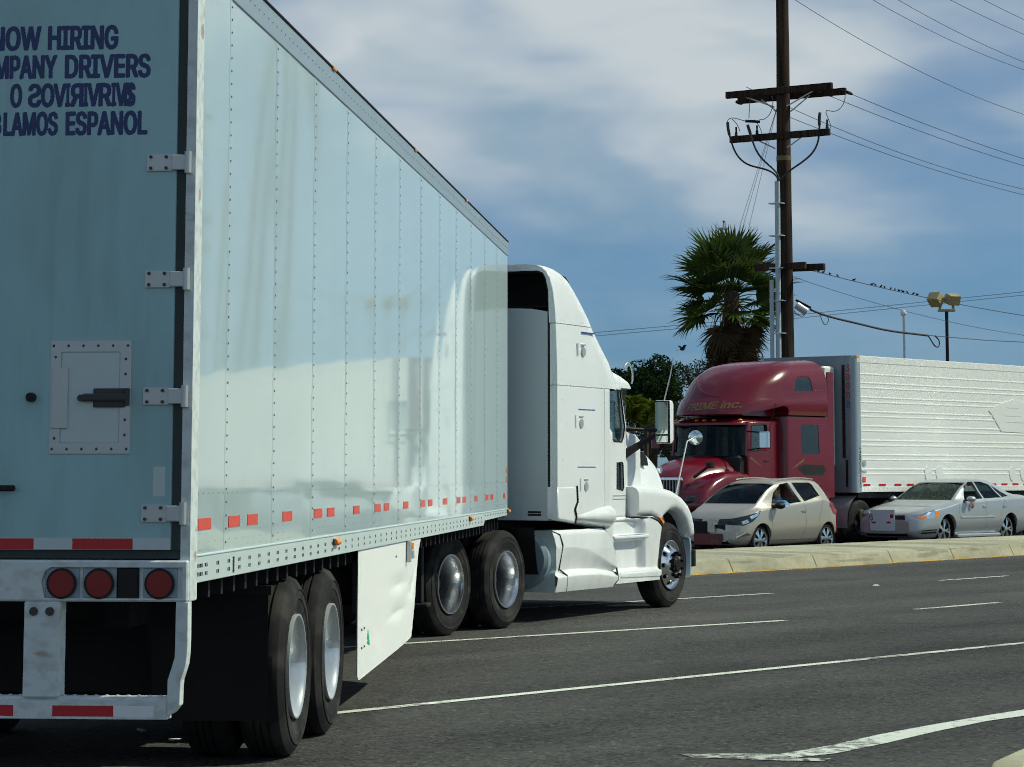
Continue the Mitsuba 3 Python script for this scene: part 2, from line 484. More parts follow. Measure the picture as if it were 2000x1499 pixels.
md = thing('median', kind='structure')
js = [-4 + 2.9 * i for i in range(13)] + [34.9, 37.71, 40.53, 43.03, 45.68] + [45.68 + 2.75 * i for i in range(1, 22)]
for a0, a1 in zip(js[:-1], js[1:]):
    a0, a1 = a0 + .014, a1 - .014
    w0, w1 = K(a0), K(a1)
    V = [(*RD(a, w + o), z) for a, w in ((a0, w0), (a1, w1)) for o, z in ((.0, -.05), (.01, .0), (.10, .19), (.15, .218), (2.72, .235), (2.8, -.05))]
    put('concrete_block', loft([V[:6], V[6:]]), 'concrete', md)
cv = [(2.52, 13.9), (2.62, 14.32), (2.78, 14.69), (2.95, 15.08), (3.12, 15.33), (3.4, 15.6), (4.2, 16.0), (7, 16.5), (9, 14), (7, 11), (3.2, 11)]
put('pavement', pr(cv, 'z', -.05, .035, .03), 'concrete', kind='structure', smooth=40)
for i, (x, y, s) in enumerate(((-1.58, 15.73, .028), (-2.28, 16.19, .028), (-2.0, 15.64, .025))):
    p = rng.normal(size=(14, 3)) * [s, s * .6, s * .28]
    put('scrap', hull(p + [x, y, .02]), 'white_tape', label=('rightmost', 'leftmost', 'middle')[i] + ' pale scrap of litter on the dark asphalt under the white trailer', category='litter', group='scraps of litter under the trailer')

# ---------------------------------------------------------------- wheels (shared shapes; axis along local y, outer face at y = 0, inboard = +y)
def tyre_prof(R=.505, w=.275, b=.288):
    k = R / .505
    pts = [(b, .03), (.33 * k, .012), (.375 * k, .005), (.38 * k, .0), (.40 * k, .0), (.425 * k, .001), (.43 * k, -.004), (.438 * k, -.004), (.442 * k, .003), (.46 * k, .010), (.492 * k, .032), (R, .06), (R, .088), (R - .012, .091), (R - .012, .103), (R, .106), (R, .132), (R - .012, .134), (R - .012, .142), (R, .144), (R, .169), (R - .012, .172), (R - .012, .184), (R, .187), (R, .215), (.492 * k, .243), (.46 * k, .265), (.40 * k, .275), (.33 * k, .263), (b, .245), (b - .012, .14)]
    return [(r, y * w / .275) for r, y in pts]


TY = shape(lathe(tyre_prof(), 72), 'tyre', 28)
RIM_DEEP = shape(lathe([(.2935, .0), (.2935, .022), (.284, .03), (.283, .27), (.24, .27), (.243, .22), (.248, .13), (.262, .04), (.279, .014), (.283, .0)], 64), 'alloy_dull', 30)
RIM_WHITE = shape(lathe([(.2935, .0), (.2935, .022), (.284, .03), (.283, .27), (.24, .27), (.243, .22), (.248, .13), (.262, .04), (.279, .014), (.283, .0)], 64), 'rim_white', 30)
DISC = shape(lathe([(.0, .25), (.10, .25), (.14, .262), (.20, .255), (.244, .235), (.244, .275), (0, .275)], 40), 'black_plastic', 30)
_r = man(lathe([(.2935, .0), (.2935, .022), (.28, .03), (.272, .10), (.16, .03), (.10, .03), (.10, -.045), (.125, -.055), (.165, -.05), (.185, -.035), (.225, .0), (.255, .028), (.270, .024), (.282, .004), (.286, -.002)], 64))
_r = _r - m3.Manifold.batch_boolean([man(cyl((.222 * cos(a), -.2, .222 * sin(a)), (.222 * cos(a), .2, .222 * sin(a)), .027, 14)) for a in np.arange(10) * pi / 5], m3.OpType.Add)
RIM_STEER = shape(_r, 'chrome', 30)
NUTS = shape(join(*[cyl((.143 * cos(a), -.052, .143 * sin(a)), (.143 * cos(a), -.105, .143 * sin(a)), .021, 6, .017) for a in np.arange(10) * pi / 5 + .3]), 'black_gloss')
NUTS_IN = shape(join(*[cyl((.143 * cos(a), .265, .143 * sin(a)), (.143 * cos(a), .215, .143 * sin(a)), .018, 6, .015) for a in np.arange(10) * pi / 5 + .3]), 'dark_steel')
HUB = shape(join(lathe([(.0, -.10), (.07, -.10), (.095, -.08), (.1, -.03), (.1, .1), (0, .1)], 24)), 'black_gloss', 30)
HUB_IN = shape(lathe([(.0, .15), (.06, .15), (.08, .165), (.095, .2), (.10, .26), (0, .26)], 24), 'dark_steel', 30)
BACK = shape(lathe([(.0, .236), (.283, .236), (.283, .25), (0, .25)], 32), 'dark_steel')


def wheel(parent, M, kind='deep', dual=True):
    w = sub(parent, 'wheel', M)
    put('tyre', TY, None, w)
    if dual: put('tyre', TY, None, w, M=tr(0, .325, 0))
    if kind == 'steer':
        put('rim', RIM_STEER, None, w); put('hub', HUB, None, w); put('wheel_nuts', NUTS, None, w)
        put('brake_drum', BACK, None, w)
    else:
        put('rim', RIM_WHITE if kind == 'white' else RIM_DEEP, None, w); put('wheel_disc', DISC, None, w); put('hub', HUB_IN, None, w); put('wheel_nuts', NUTS_IN, None, w)
    return w


# ---------------------------------------------------------------- the big white trailer (local x forward from the rear doors, y left from the right side, z up)
L_ = 16.22
TRM = frame(-1.485, 11.877, 5.075)
t = thing('semi_trailer', 'big white box trailer with closed rear doors and a riveted side, turning in the foreground', 'trailer', TRM)
seams = [.155] + [.852 + 1.2855 * i for i in range(12)] + [L_]


def bump_panel(x0, x1, z0, z1, i):
    """Sheet panel, slightly pillowed and out of true, 10 mm thick."""
    r = np.random.default_rng(100 + i)
    yaw, tw, pil = r.normal(0, .0010), r.normal(0, .0013), .0016 + .0012 * r.random()
    if i < 5: tw += .0022
    us, vs = np.linspace(0, 1, 11), np.linspace(0, 1, 27)
    def fn(u, v):
        d = -pil * sin(pi * u) * (sin(pi * v) ** .5) + yaw * (u - .5) * sin(pi * v) + tw * (u - .5) * (v - .5) * 2 * sin(pi * u) \
            + .0008 * (meshkit.fbm(np.array([u * 2.2 + 10 * i, v * 4.0, 1.0]), 2, 3) - .5) * min(1, 8 * u * (1 - u))
        return (x0 + (x1 - x0) * u, .0012 + d, z0 + (z1 - z0) * v)
    v, f = grid(fn, us, vs)
    n = np.cross(v[f[0, 1]] - v[f[0, 0]], v[f[0, 2]] - v[f[0, 0]])
    if n[1] > 0: f = f[:, ::-1]
    return v, f


for i in range(13):
    x0, x1 = seams[i], seams[i + 1]
    put('side_panel', bump_panel(x0 + .002, x1 - .002, 1.214, 3.964, i), 'panel_white', t, True)
    put('seam_strip', bx(x1 - .024, x1 + .024 if i < 12 else x1 + .004, -.0006, .012, 1.214, 3.964, .0004), 'panel_white', t)
DOME = hull([(.0058 * cos(a), 0, .0058 * sin(a)) for a in np.arange(6) * pi / 3] + [(.003 * cos(a), -.0042, .003 * sin(a)) for a in np.arange(6) * pi / 3])


def rivets(pts, s=1.0):
    v, f = DOME
    p = np.asarray(pts, float)
    return (v[None] * s + p[:, None]).reshape(-1, 3), (f[None] + np.arange(len(p))[:, None, None] * len(v)).reshape(-1, 3)


for i, x in enumerate(seams[:-1]):
    xs = x + (.012 if i else .03)
    put('rivet_row', rivets([(xs, -.0012 if i else .0035, z) for z in np.arange(1.26, 3.95, .065)], 1.15), 'rivet', t, kind='stuff')
xx = np.arange(.22, L_ - .03, .115)
put('rivet_row', rivets([(x, .003, 1.500) for x in xx]), 'rivet', t, kind='stuff')
for z in (1.312, 1.272, 1.236):
    put('rivet_row', rivets([(x + d, .0035, z) for x in np.arange(.26, L_ - .05, .17) for d in (0, .045)], .72), 'rivet', t, kind='stuff')
put('rivet_row', rivets([(x, -.0085, 4.035) for x in np.arange(.25, L_, .13)], .9), 'rivet', t, kind='stuff')
put('wall_core', bx(.02, L_ - .004, .014, .045, 1.2, 3.97), 'grey_panel', t)
put('side_wall', bx(.02, L_, 2.585, 2.6, 1.21, 3.97), 'panel_white', t)
put('roof', bx(.01, L_, .002, 2.598, 4.085, 4.108), 'rail_light', t)
put('front_wall', bx(L_ - .0035, L_ + .03, .02, 2.58, 1.12, 4.08, .01), 'panel_white', t)
put('floor', bx(.1, L_, .03, 2.57, 1.14, 1.2), 'dark_steel', t)
for y0, y1, s in ((-.008, .03, 1), (2.57, 2.608, -1)):
    put('top_rail', bx(.14, L_ + .004, y0, y1, 3.958, 4.112, .004), 'rail_grey', t)
    put('roof_edge', bx(.14, L_ + .006, min(y0, y1) + (-.008 if s > 0 else .02), max(y0, y1) + (-.02 if s > 0 else .008), 4.106, 4.124, .004), 'trim_dark', t)
    put('bottom_rail', pr([(.16, 1.090), (13.58, 1.090), (13.66, 1.135), (L_, 1.15), (L_, 1.214), (.16, 1.214)], 'y', y0, y1, .003, 2, True), 'rail_light', t)
put('rail_bead', bx(.16, L_, -.013, .0, 1.207, 1.222, .005), 'rail_light', t)
slots = []
for i, x in enumerate(np.r_[.20, .235, .27, np.arange(.38, 13.4, .27)]):
    for z in (1.167, 1.128):
        for d in ((-.018, .018) if x < 4.6 else (0,)):
            w = .011 if x < 4.6 else .019
            slots.append(bx(x + d - w, x + d + w, -.0092, -.004, z - .009, z + .009))
for x in np.arange(13.7, 16.0, .27): slots.append(bx(x - .05, x + .05, -.0092, -.004, 1.178, 1.188))
put('bolt_row', join(*slots), 'black_plastic', t, kind='stuff')
put('drain_slot', bx(1.02, 1.06, -.0095, -.004, 1.105, 1.185), 'black_plastic', t)
for x in (.36, 1.3, 2.9, 3.5, 6.3, 12.15, 12.35):
    pass
TAPE = [(.215, .507), (.936, 1.224), (1.425, 1.706), (2.452, 2.746), (3.502, 3.795), (3.988, 4.268), (5.06, 5.332), (6.052, 6.337), (6.514, 6.781), (7.575, 7.852), (8.62, 8.88), (9.109, 9.387), (10.153, 10.46), (11.224, 11.501), (11.708, 11.997), (12.758, 13.035), (13.813, 14.104), (14.316, 14.607), (15.723, 15.927)]
for a, b in TAPE: put('reflective_tape', bx(a, b, -.0030, .001, 1.331, 1.385), 'red_tape', t)
# rear frame
for y0, y1 in ((-.012, .033), (2.567, 2.612)):
    put('corner_post', pr([(0, y0), (.155, y0), (.155, y1), (0, y1)], 'z', 1.012, 4.112, .006, 2, True), 'frame_white', t)
put('door_header', bx(.0, .15, .034, 2.566, 3.985, 4.11, .006), 'frame_white', t)
sill = man(bx(-.03, .18, -.010, 2.61, 1.013, 1.2, .008)) - man(pr([(.015, 1.028), (.655, 1.028), (.672, 1.10), (.655, 1.150), (.630, 1.168), (.015, 1.168)], 'x', -.1, -.008))
sill = sill - man(bx(-.1, -.008, 1.94, 2.585, 1.028, 1.168))
put('rear_sill', sill, 'frame_white', t)
put('gasket', bx(.012, .05, .034, 2.566, 1.206, 3.984), 'gasket', t)
d0 = put('door', bx(-.001, .03, .076, 1.290, 1.246, 3.955, .006), 'door_shaded_white', t)
d1 = put('door', bx(-.001, .03, 1.310, 2.524, 1.246, 3.955, .006), 'door_shaded_white', t)
put('weather_strip', bx(.0, .028, .0745, .0335, 1.246, 3.96), 'gasket', d0)
for d, s in ((d0, 1), (d1, -1)):
    Y = (lambda y: y) if s > 0 else (lambda y: 2.6 - y)
    for z in (1.412, 1.948, 2.489, 3.033):
        h = put('hinge', join(bx(-.012, .0, Y(.095), Y(.219), z - .041, z + .041, .003), bx(-.020, -.003, Y(.03), Y(.10), z - .036, z + .036, .004), cyl((-.012, Y(.022), z - .05), (-.012, Y(.022), z + .05), .017, 12)), 'galvanised', d)
        for y in (.125, .198):
            for q in (-.026, .026): put('hinge_bolt', cyl((-.012, Y(y), z + q), (-.021, Y(y), z + q), .008, 6), 'grey_grime', d)
    put('lock_rod', cyl((-.022, Y(1.12), 1.20), (-.022, Y(1.12), 3.99), .014, 10), 'galvanised', d)
    put('lock_handle', join(bx(-.045, -.030, Y(.80), Y(1.14), 1.513, 1.541, .008)), 'black_plastic', d)
    put('guard_strip', bx(-.004, -.001, Y(.08), Y(1.285), 1.247, 1.30), 'rail_light', d)
put('door_stop', cyl((-.001, .742, 1.944), (-.035, .742, 1.944), .022, 14), 'black_plastic', d0)
for y, s, z in ((.155, .09, 1.55), (.03, .0, 0)):
    if s: put('sticker', bx(-.0018, -.0005, y - .045, y + .01, z - .06, z + .075), 'rail_light', d0)
for y0, y1 in ((.718, .95), (.255, .537), (1.36, 1.64), (1.82, 2.1)):
    put('reflective_tape', bx(-.0055, -.0045, y0, y1, 1.248, 1.298), 'red_tape_dark', d0 if y0 < 1.3 else d1)
vd = sub(t, 'vent_door')
put('frame', man(bx(-.008, .0, .276, .657, 1.682, 2.207, .003)) - man(bx(-.1, .1, .327, .606, 1.732, 2.154)), 'galvanised', vd)
put('panel', bx(-.004, .004, .329, .604, 1.734, 2.152, .002), 'rail_light', vd)
put('hinge_plate', bx(-.015, -.006, .570, .646, 1.80, 2.085, .003), 'galvanised', vd)
put('latch', join(bx(-.035, -.010, .288, .500, 1.925, 1.960, .008), bx(-.018, -.008, .300, .450, 1.897, 1.985, .004), cyl((-.035, .505, 1.94), (-.012, .505, 1.94), .016, 10), bx(-.03, -.008, .278, .298, 1.905, 1.985, .004)), 'grey_grime', vd)
rp = [(y, 2.182) for y in np.linspace(.292, .642, 6)] + [(y, 1.706) for y in np.linspace(.292, .642, 6)] + [(.301, z) for z in np.linspace(1.77, 2.12, 6)] + [(.632, z) for z in (1.755, 2.13)] + [(.638, z) for z in np.linspace(1.82, 2.065, 6)]
put('rivets', mv(rivets([(0, 0, 0)] * 0 + [(y, 0, z) for y, z in rp], 1.2), np.array([[0, 1, 0, -.008], [1, 0, 0, 0], [0, 0, 1, 0], [0, 0, 0, 1.0]])), 'grey_grime', vd, kind='stuff')
# lettering on the doors: reads from the left (high y) to the right (low y)
TF = lambda y, z: textframe((-.0016, y, z), (0, -1, 0), (0, 0, 1))


def wide_text(s, y0, y1, z, h, mat='navy', **k):
    m = meshkit.text_mesh(s, h, .0012, True); b = np.array(m.vertices)
    sx = (y0 - y1) / (b[:, 0].max() - b[:, 0].min()); x0 = b[:, 0].min()
    f = np.array(m.faces); lay = []
    for k_, (dx, dy) in enumerate(((0, 0), (.004, 0), (-.004, 0), (.002, .002), (-.002, -.002))):
        lay.append((np.column_stack([(b[:, 0] - x0) * sx + dx, b[:, 1] + dy, b[:, 2] - .00015 * k_]), f))
    return mv(join(*lay), TF(y0, z))


lt = [wide_text('NOW', .975, .739, 3.577, .106), wide_text('HIRING', .700, .369, 3.577, .106),
      wide_text('MPANY', .955, .66, 3.442, .103), wide_text('DRIVERS', .616, .212, 3.441, .104), wide_text('LAMOS', .905, .65, 3.172, .103), wide_text('ESPANOL', .607, .223, 3.171, .104)]
for l in lt: put('lettering', l, 'navy', d0)
put('lettering', wide_text('CO', 1.11, .965, 3.442, .103), 'navy', d0); put('lettering', wide_text('HAB', 1.11, .92, 3.172, .103), 'navy', d0)
# third line: garbled, partly mirrored letters
l3 = [wide_text(c, y, y - w, 3.306, .103) for c, y, w in (('O', .875, .05), ('S', .79, .058), ('O', .728, .058), ('V', .668, .056), ('I', .611, .017), ('R', .588, .058), ('I', .525, .017), ('V', .506, .054), ('R', .452, .056), ('I', .392, .018), ('V', .372, .05), ('D', .33, .03), ('S', .322, .04))]
flip = np.diag([1, -1, 1, 1.0])
l3[5] = mv(mv(l3[5], flip), tr(0, 2 * .559, 0)); l3[1] = mv(mv(l3[1], flip), tr(0, 2 * .761, 0))
put('lettering', join(*l3), 'navy', d0)
# lamps
for s in (1, -1):
    Y = (lambda y: y) if s > 0 else (lambda y: 2.6 - y)
    for y in (.577, .402, .121):
        lp = put('tail_light', mv(lathe([(.0, -.002), (.056, -.002), (.059, .002), (.059, .012), (0, .012)], 32, 'x'), tr(-.024, Y(y), 1.094)), 'red_lens', t)
        put('grommet', mv(lathe([(.056, -.006), (.068, -.004), (.070, .012), (.056, .012)], 32, 'x'), tr(-.022, Y(y), 1.094)), 'black_plastic', lp)
        put('bracket', man(bx(-.014, -.007, Y(y - .080), Y(y + .080), 1.030, 1.166, .003)), 'rail_grey', lp)
    put('lamp_blank', bx(-.026, -.007, Y(.218), Y(.322), 1.018, 1.17, .012), 'black_plastic', t)
# rear guard
for y0 in (.583, 1.851):
    gp = put('guard_post', bx(-.03, .09, y0, y0 + .166, .58, 1.012, .006), 'frame_white', t)
    for q in (.045, .12): put('bolt', cyl((-.03, y0 + q, .968), (-.04, y0 + q, .968), .02, 12), 'grey_grime', gp)
for f_ in (False, True):
    pl = [(-.013, 1.012), (-.013, .79), (-.006, .73), (.016, .66), (.02, .55), (.05, .515), (.078, .50), (.078, .66), (.062, .71), (.046, .765), (.044, 1.012)]
    if f_: pl = [(2.6 - y, z) for y, z in pl]
    put('guard_arm', pr(pl, 'x', -.028, .05, .004, 2, True), 'frame_white', t)
gb = put('guard_bar', pr([(-.028, .486), (.07, .486), (.07, .585), (.0, .585), (-.012, .572), (-.028, .565)], 'y', .079, 2.521), 'frame_white', t)
put('tread_bumps', join(*[mv(ball((0, 0, 0), (.012, .010, .006), 1), tr(.03, y, .586)) for y in np.arange(.12, 2.5, .05)]), 'rail_light', gb, kind='stuff')
for y0, y1 in ((.326, .608), (.79, 1.07), (1.25, 1.53), (1.71, 1.99), (2.17, 2.44)):
    put('reflective_tape', bx(-.0295, -.0282, y0, y1, .497, .546), 'red_tape_dark', gb)
put('sticker', bx(-.0295, -.0282, .14, .325, .497, .546), 'white_tape', gb)
# running gear
for x in (3.04, 4.285):
    wheel(t, tr(x, .006, .503), 'white')
    wheel(t, tr(x, 2.594, .503) @ rot('z', 180), 'white')
    put('axle', cyl((x, .2, .503), (x, 2.4, .503), .065, 12), 'dark_steel', t)
put('slider_frame', join(bx(1.9, 5.4, .72, .86, .78, 1.09), bx(1.9, 5.4, 1.74, 1.88, .78, 1.09), *[bx(x, x + .12, .8, 1.8, .82, 1.06) for x in (2.0, 3.6, 5.2)], *[bx(x - .35, x + .5, .74, .84, .5, .8) for x in (3.04, 4.285)], *[bx(x - .35, x + .5, 1.76, 1.86, .5, .8) for x in (3.04, 4.285)]), 'dark_steel', t)
put('cross_member', join(*[bx(x, x + .05, .05, 2.55, 1.0, 1.14) for x in np.arange(.4, 15.9, .31)]), 'dark_steel', t, kind='stuff')
for y in (.04, 1.92):
    mf = put('mud_flap', grid(lambda u, v: (2.26 + .05 * v * v + .012 * sin(5 * u), y + .64 * u, .98 - .72 * v), np.linspace(0, 1, 9), np.linspace(0, 1, 9)), 'black_plastic', t, True)
    put('flap_bracket', bx(2.24, 2.30, y - .02, y + .66, .94, .99), 'dark_steel', mf)
put('underside_filler', bx(2.55, 4.85, .72, 1.88, .34, 1.0, .05), 'dark_steel', t)  # solid bulk around the axles, added to keep the underside dark
put('air_tank', mv(lathe([(0, -.45), (.12, -.45), (.16, -.40), (.16, .40), (.12, .45), (0, .45)], 24), tr(6.2, 1.3, .9)), 'dark_steel', t, 30)
for y in (.45, 2.15):
    lg = put('landing_leg', bx(11.9, 12.02, y - .06, y + .06, .42, 1.1, .01), 'dark_steel', t)
    put('foot', bx(11.82, 12.1, y - .12, y + .12, .38, .42, .01), 'dark_steel', lg)
put('coupler_plate', bx(14.2, 16.1, .5, 2.1, 1.10, 1.14), 'dark_steel', t)
# aerodynamic skirt, dented
DN = [(.62, .62, .13, .030, .022), (.90, .50, .10, .035, .030), (.60, .36, .14, .030, .02), (.30, .30, .08, .05, .006)]


def skirt(u, v):
    x = 5.335 + 3.36 * u
    lo = np.interp(x, [5.335, 5.40, 5.46, 8.24, 8.52, 8.62, 8.70], [.27, .235, .238, .345, .62, .80, .93])
    z = lo + (1.088 - lo) * v
    y = .006 + .035 * max(0, u - .55) ** 2 * (1 - v) * 4
    for a, b, su, sv, h in DN:
        e = math.exp(-((u - a) / su) ** 2 - ((v - b - .10 * abs(u - a)) / (sv * 2.2)) ** 2)
        y += h * e * (1 if v < b else .55)
    return x, y, z


sk = put('side_skirt', grid(skirt, np.linspace(0, 1, 61), np.linspace(0, 1, 41)), 'trailer_white', t, True)
put('skirt_back', mv(grid(skirt, np.linspace(0, 1, 21), np.linspace(0, 1, 13)), tr(0, .006, 0)), 'trailer_white', sk, True)
put('skirt_bolts', rivets([(5.50, .004, .56), (5.62, .004, .565), (5.50, .004, .44), (5.62, .004, .445), (7.2, .003, .99)], 1.6), 'grey_grime', sk, kind='stuff')
put('paint_mark', pr([(5.76, .455), (5.88, .435), (5.80, .545), (5.775, .50), (5.79, .475)], 'y', .002, .006), 'green_mark', sk)
for x, z in ((4.27, 1.172), (12.27, 1.178), (16.16, 1.192)):
    ml = put('marker_light', mv(lathe([(0, -.07), (.016, -.07), (.022, -.05), (.022, .05), (.016, .07), (0, .07)], 12, 'x'), tr(x, -.020, z)), 'amber', t, 30)
    put('lamp_base', bx(x - .10, x - .055, -.022, -.008, z - .018, z + .022, .004), 'grey_grime', ml)
ml = put('marker_light', bx(7.90, 7.96, -.035, -.004, 1.02, 1.085, .012), 'amber', t)
put('lamp_bracket', bx(7.78, 7.84, -.03, .0, .93, 1.09, .004), 'galvanised', ml); put('lamp_bracket', bx(7.94, 8.02, -.03, -.004, .95, 1.02, .006), 'galvanised', ml)
for x in (4.03, 8.09, 11.85): put('marker_light', bx(x - .06, x + .06, -.024, -.012, 4.1, 4.122, .004), 'amber', t)
for z in (1.60, 1.50): put('sticker', bx(16.03, 16.12, -.002, .001, z, z + .06), 'red_tape', t)

# ---------------------------------------------------------------- the white tractor (local x forward of the steering axle, y left)
TKM = frame(.826, 31.838, 24.87)
t = thing('tractor_unit', 'white sleeper-cab tractor unit pulling the big white box trailer into the road', 'truck', TKM)
MIR = np.diag([1, -1, 1, 1.0])


def both(fn):
    for m in (np.eye(4), MIR): fn(lambda g: mv(g, m), m)


def plan(z, xr, xs, xn, B, p=2.2, n=26):
    """Horizontal ring: square back at xr, sides at y = +-B up to xs, superelliptic nose to xn."""
    a = np.linspace(-pi / 2, pi / 2, n)
    q = [(xs + (xn - xs) * abs(cos(t)) ** (2 / p), B * np.sign(sin(t)) * abs(sin(t)) ** (2 / p)) for t in a]
    r = .014
    q = [(xr, -B + r), (xr + r * .3, -B + r * .3), (xr + r, -B)] + q + [(xr + r, B), (xr + r * .3, B - r * .3), (xr, B - r)]
    return [(x, y, z) for x, y in q]


RINGS = [(3.243, -3.42, -2.6, -1.70, 1.205), (3.33, -3.42, -2.68, -1.78, 1.20), (3.45, -3.42, -2.8, -1.93, 1.19), (3.63, -3.42, -3.0, -2.13, 1.165), (3.74, -3.42, -3.1, -2.28, 1.135), (3.81, -3.42, -3.2, -2.40, 1.095), (3.86, -3.42, -3.25, -2.55, 1.04), (3.885, -3.42, -3.28, -2.66, .98), (3.90, -3.42, -3.3, -2.8, .86), (3.905, -3.41, -3.32, -2.95, .6)]
fair = man(loft([plan(*r) for r in RINGS]))
op = pr([(-1.125, 3.2), (1.125, 3.2), (1.115, 3.60), (1.085, 3.74), (1.05, 3.80), (.98, 3.825), (-.98, 3.825), (-1.05, 3.80), (-1.085, 3.74), (-1.115, 3.60)], 'x', -4, -2.75)
put('roof_fairing', fair - man(op) - man(bx(-4, -2.4, -1.0, 1.0, 3.2, 3.55)), 'white_paint', t, 32)
put('roof_cavity', man(pr([(-1.12, 3.42), (1.12, 3.42), (1.11, 3.60), (1.08, 3.74), (1.045, 3.795), (.975, 3.82), (-.975, 3.82), (-1.045, 3.795), (-1.08, 3.74), (-1.11, 3.60)], 'x', -3.405, -2.78)) - man(pr([(-1.105, 3.425), (1.105, 3.425), (1.095, 3.59), (1.065, 3.735), (1.03, 3.785), (.96, 3.81), (-.96, 3.81), (-1.03, 3.785), (-1.065, 3.735), (-1.095, 3.59)], 'x', -4, -2.8)), 'trim_dark', t)  # lining coloured black to deepen the shade inside the hollow fairing
up = [(2.562, -3.42, -1.98, -.9, 1.222), (2.7, -3.42, -2.05, -1.0, 1.222), (2.87, -3.42, -2.2, -1.14, 1.219), (3.05, -3.42, -2.4, -1.42, 1.212), (3.236, -3.42, -2.6, -1.70, 1.205)]
lo = [(1.10, -3.42, -1.99, -1.93, 1.218), (1.14, -3.42, -1.97, -1.9, 1.224), (1.8, -3.42, -1.96, -1.9, 1.224), (2.556, -3.42, -1.96, -1.9, 1.222)]
rec = man(bx(-4, -3.375, -1.135, 1.135, 1.0, 3.6))
put('sleeper_panel', man(loft([plan(*r) for r in up])) - rec, 'white_paint', t, 32)
put('sleeper_panel', man(loft([plan(*r, p=6) for r in lo])) - rec - man(bx(-3.43, -2.96, -1.3, 1.3, 1.0, 1.104)), 'white_paint', t, 32)
put('back_wall', pr([(-1.10, 1.085), (1.10, 1.085), (1.10, 3.37), (.9, 3.405), (.5, 3.425), (-.5, 3.425), (-.9, 3.405), (-1.10, 3.37)], 'x', -3.30, -3.405, .012), 'back_paint', t, 30)
for s in (-1, 1): put('gap_seal', bx(-3.40, -3.37, s * 1.102, s * 1.134, 1.09, 3.42), 'black_plastic', t)
for z in (1.165, 1.135): put('warning_label', bx(-3.409, -3.404, -1.02, -.86, z, z + .022), 'trim_dark', t)
for z in (3.239, 2.559): put('panel_seam', pr([(x, y) for x, y, _ in plan(z, -3.28, -1.98 if z < 3 else -2.6, -.92 if z < 3 else -1.72, 1.214 if z < 3 else 1.196)], 'z', z - .005, z + .005), 'trim_dark', t)


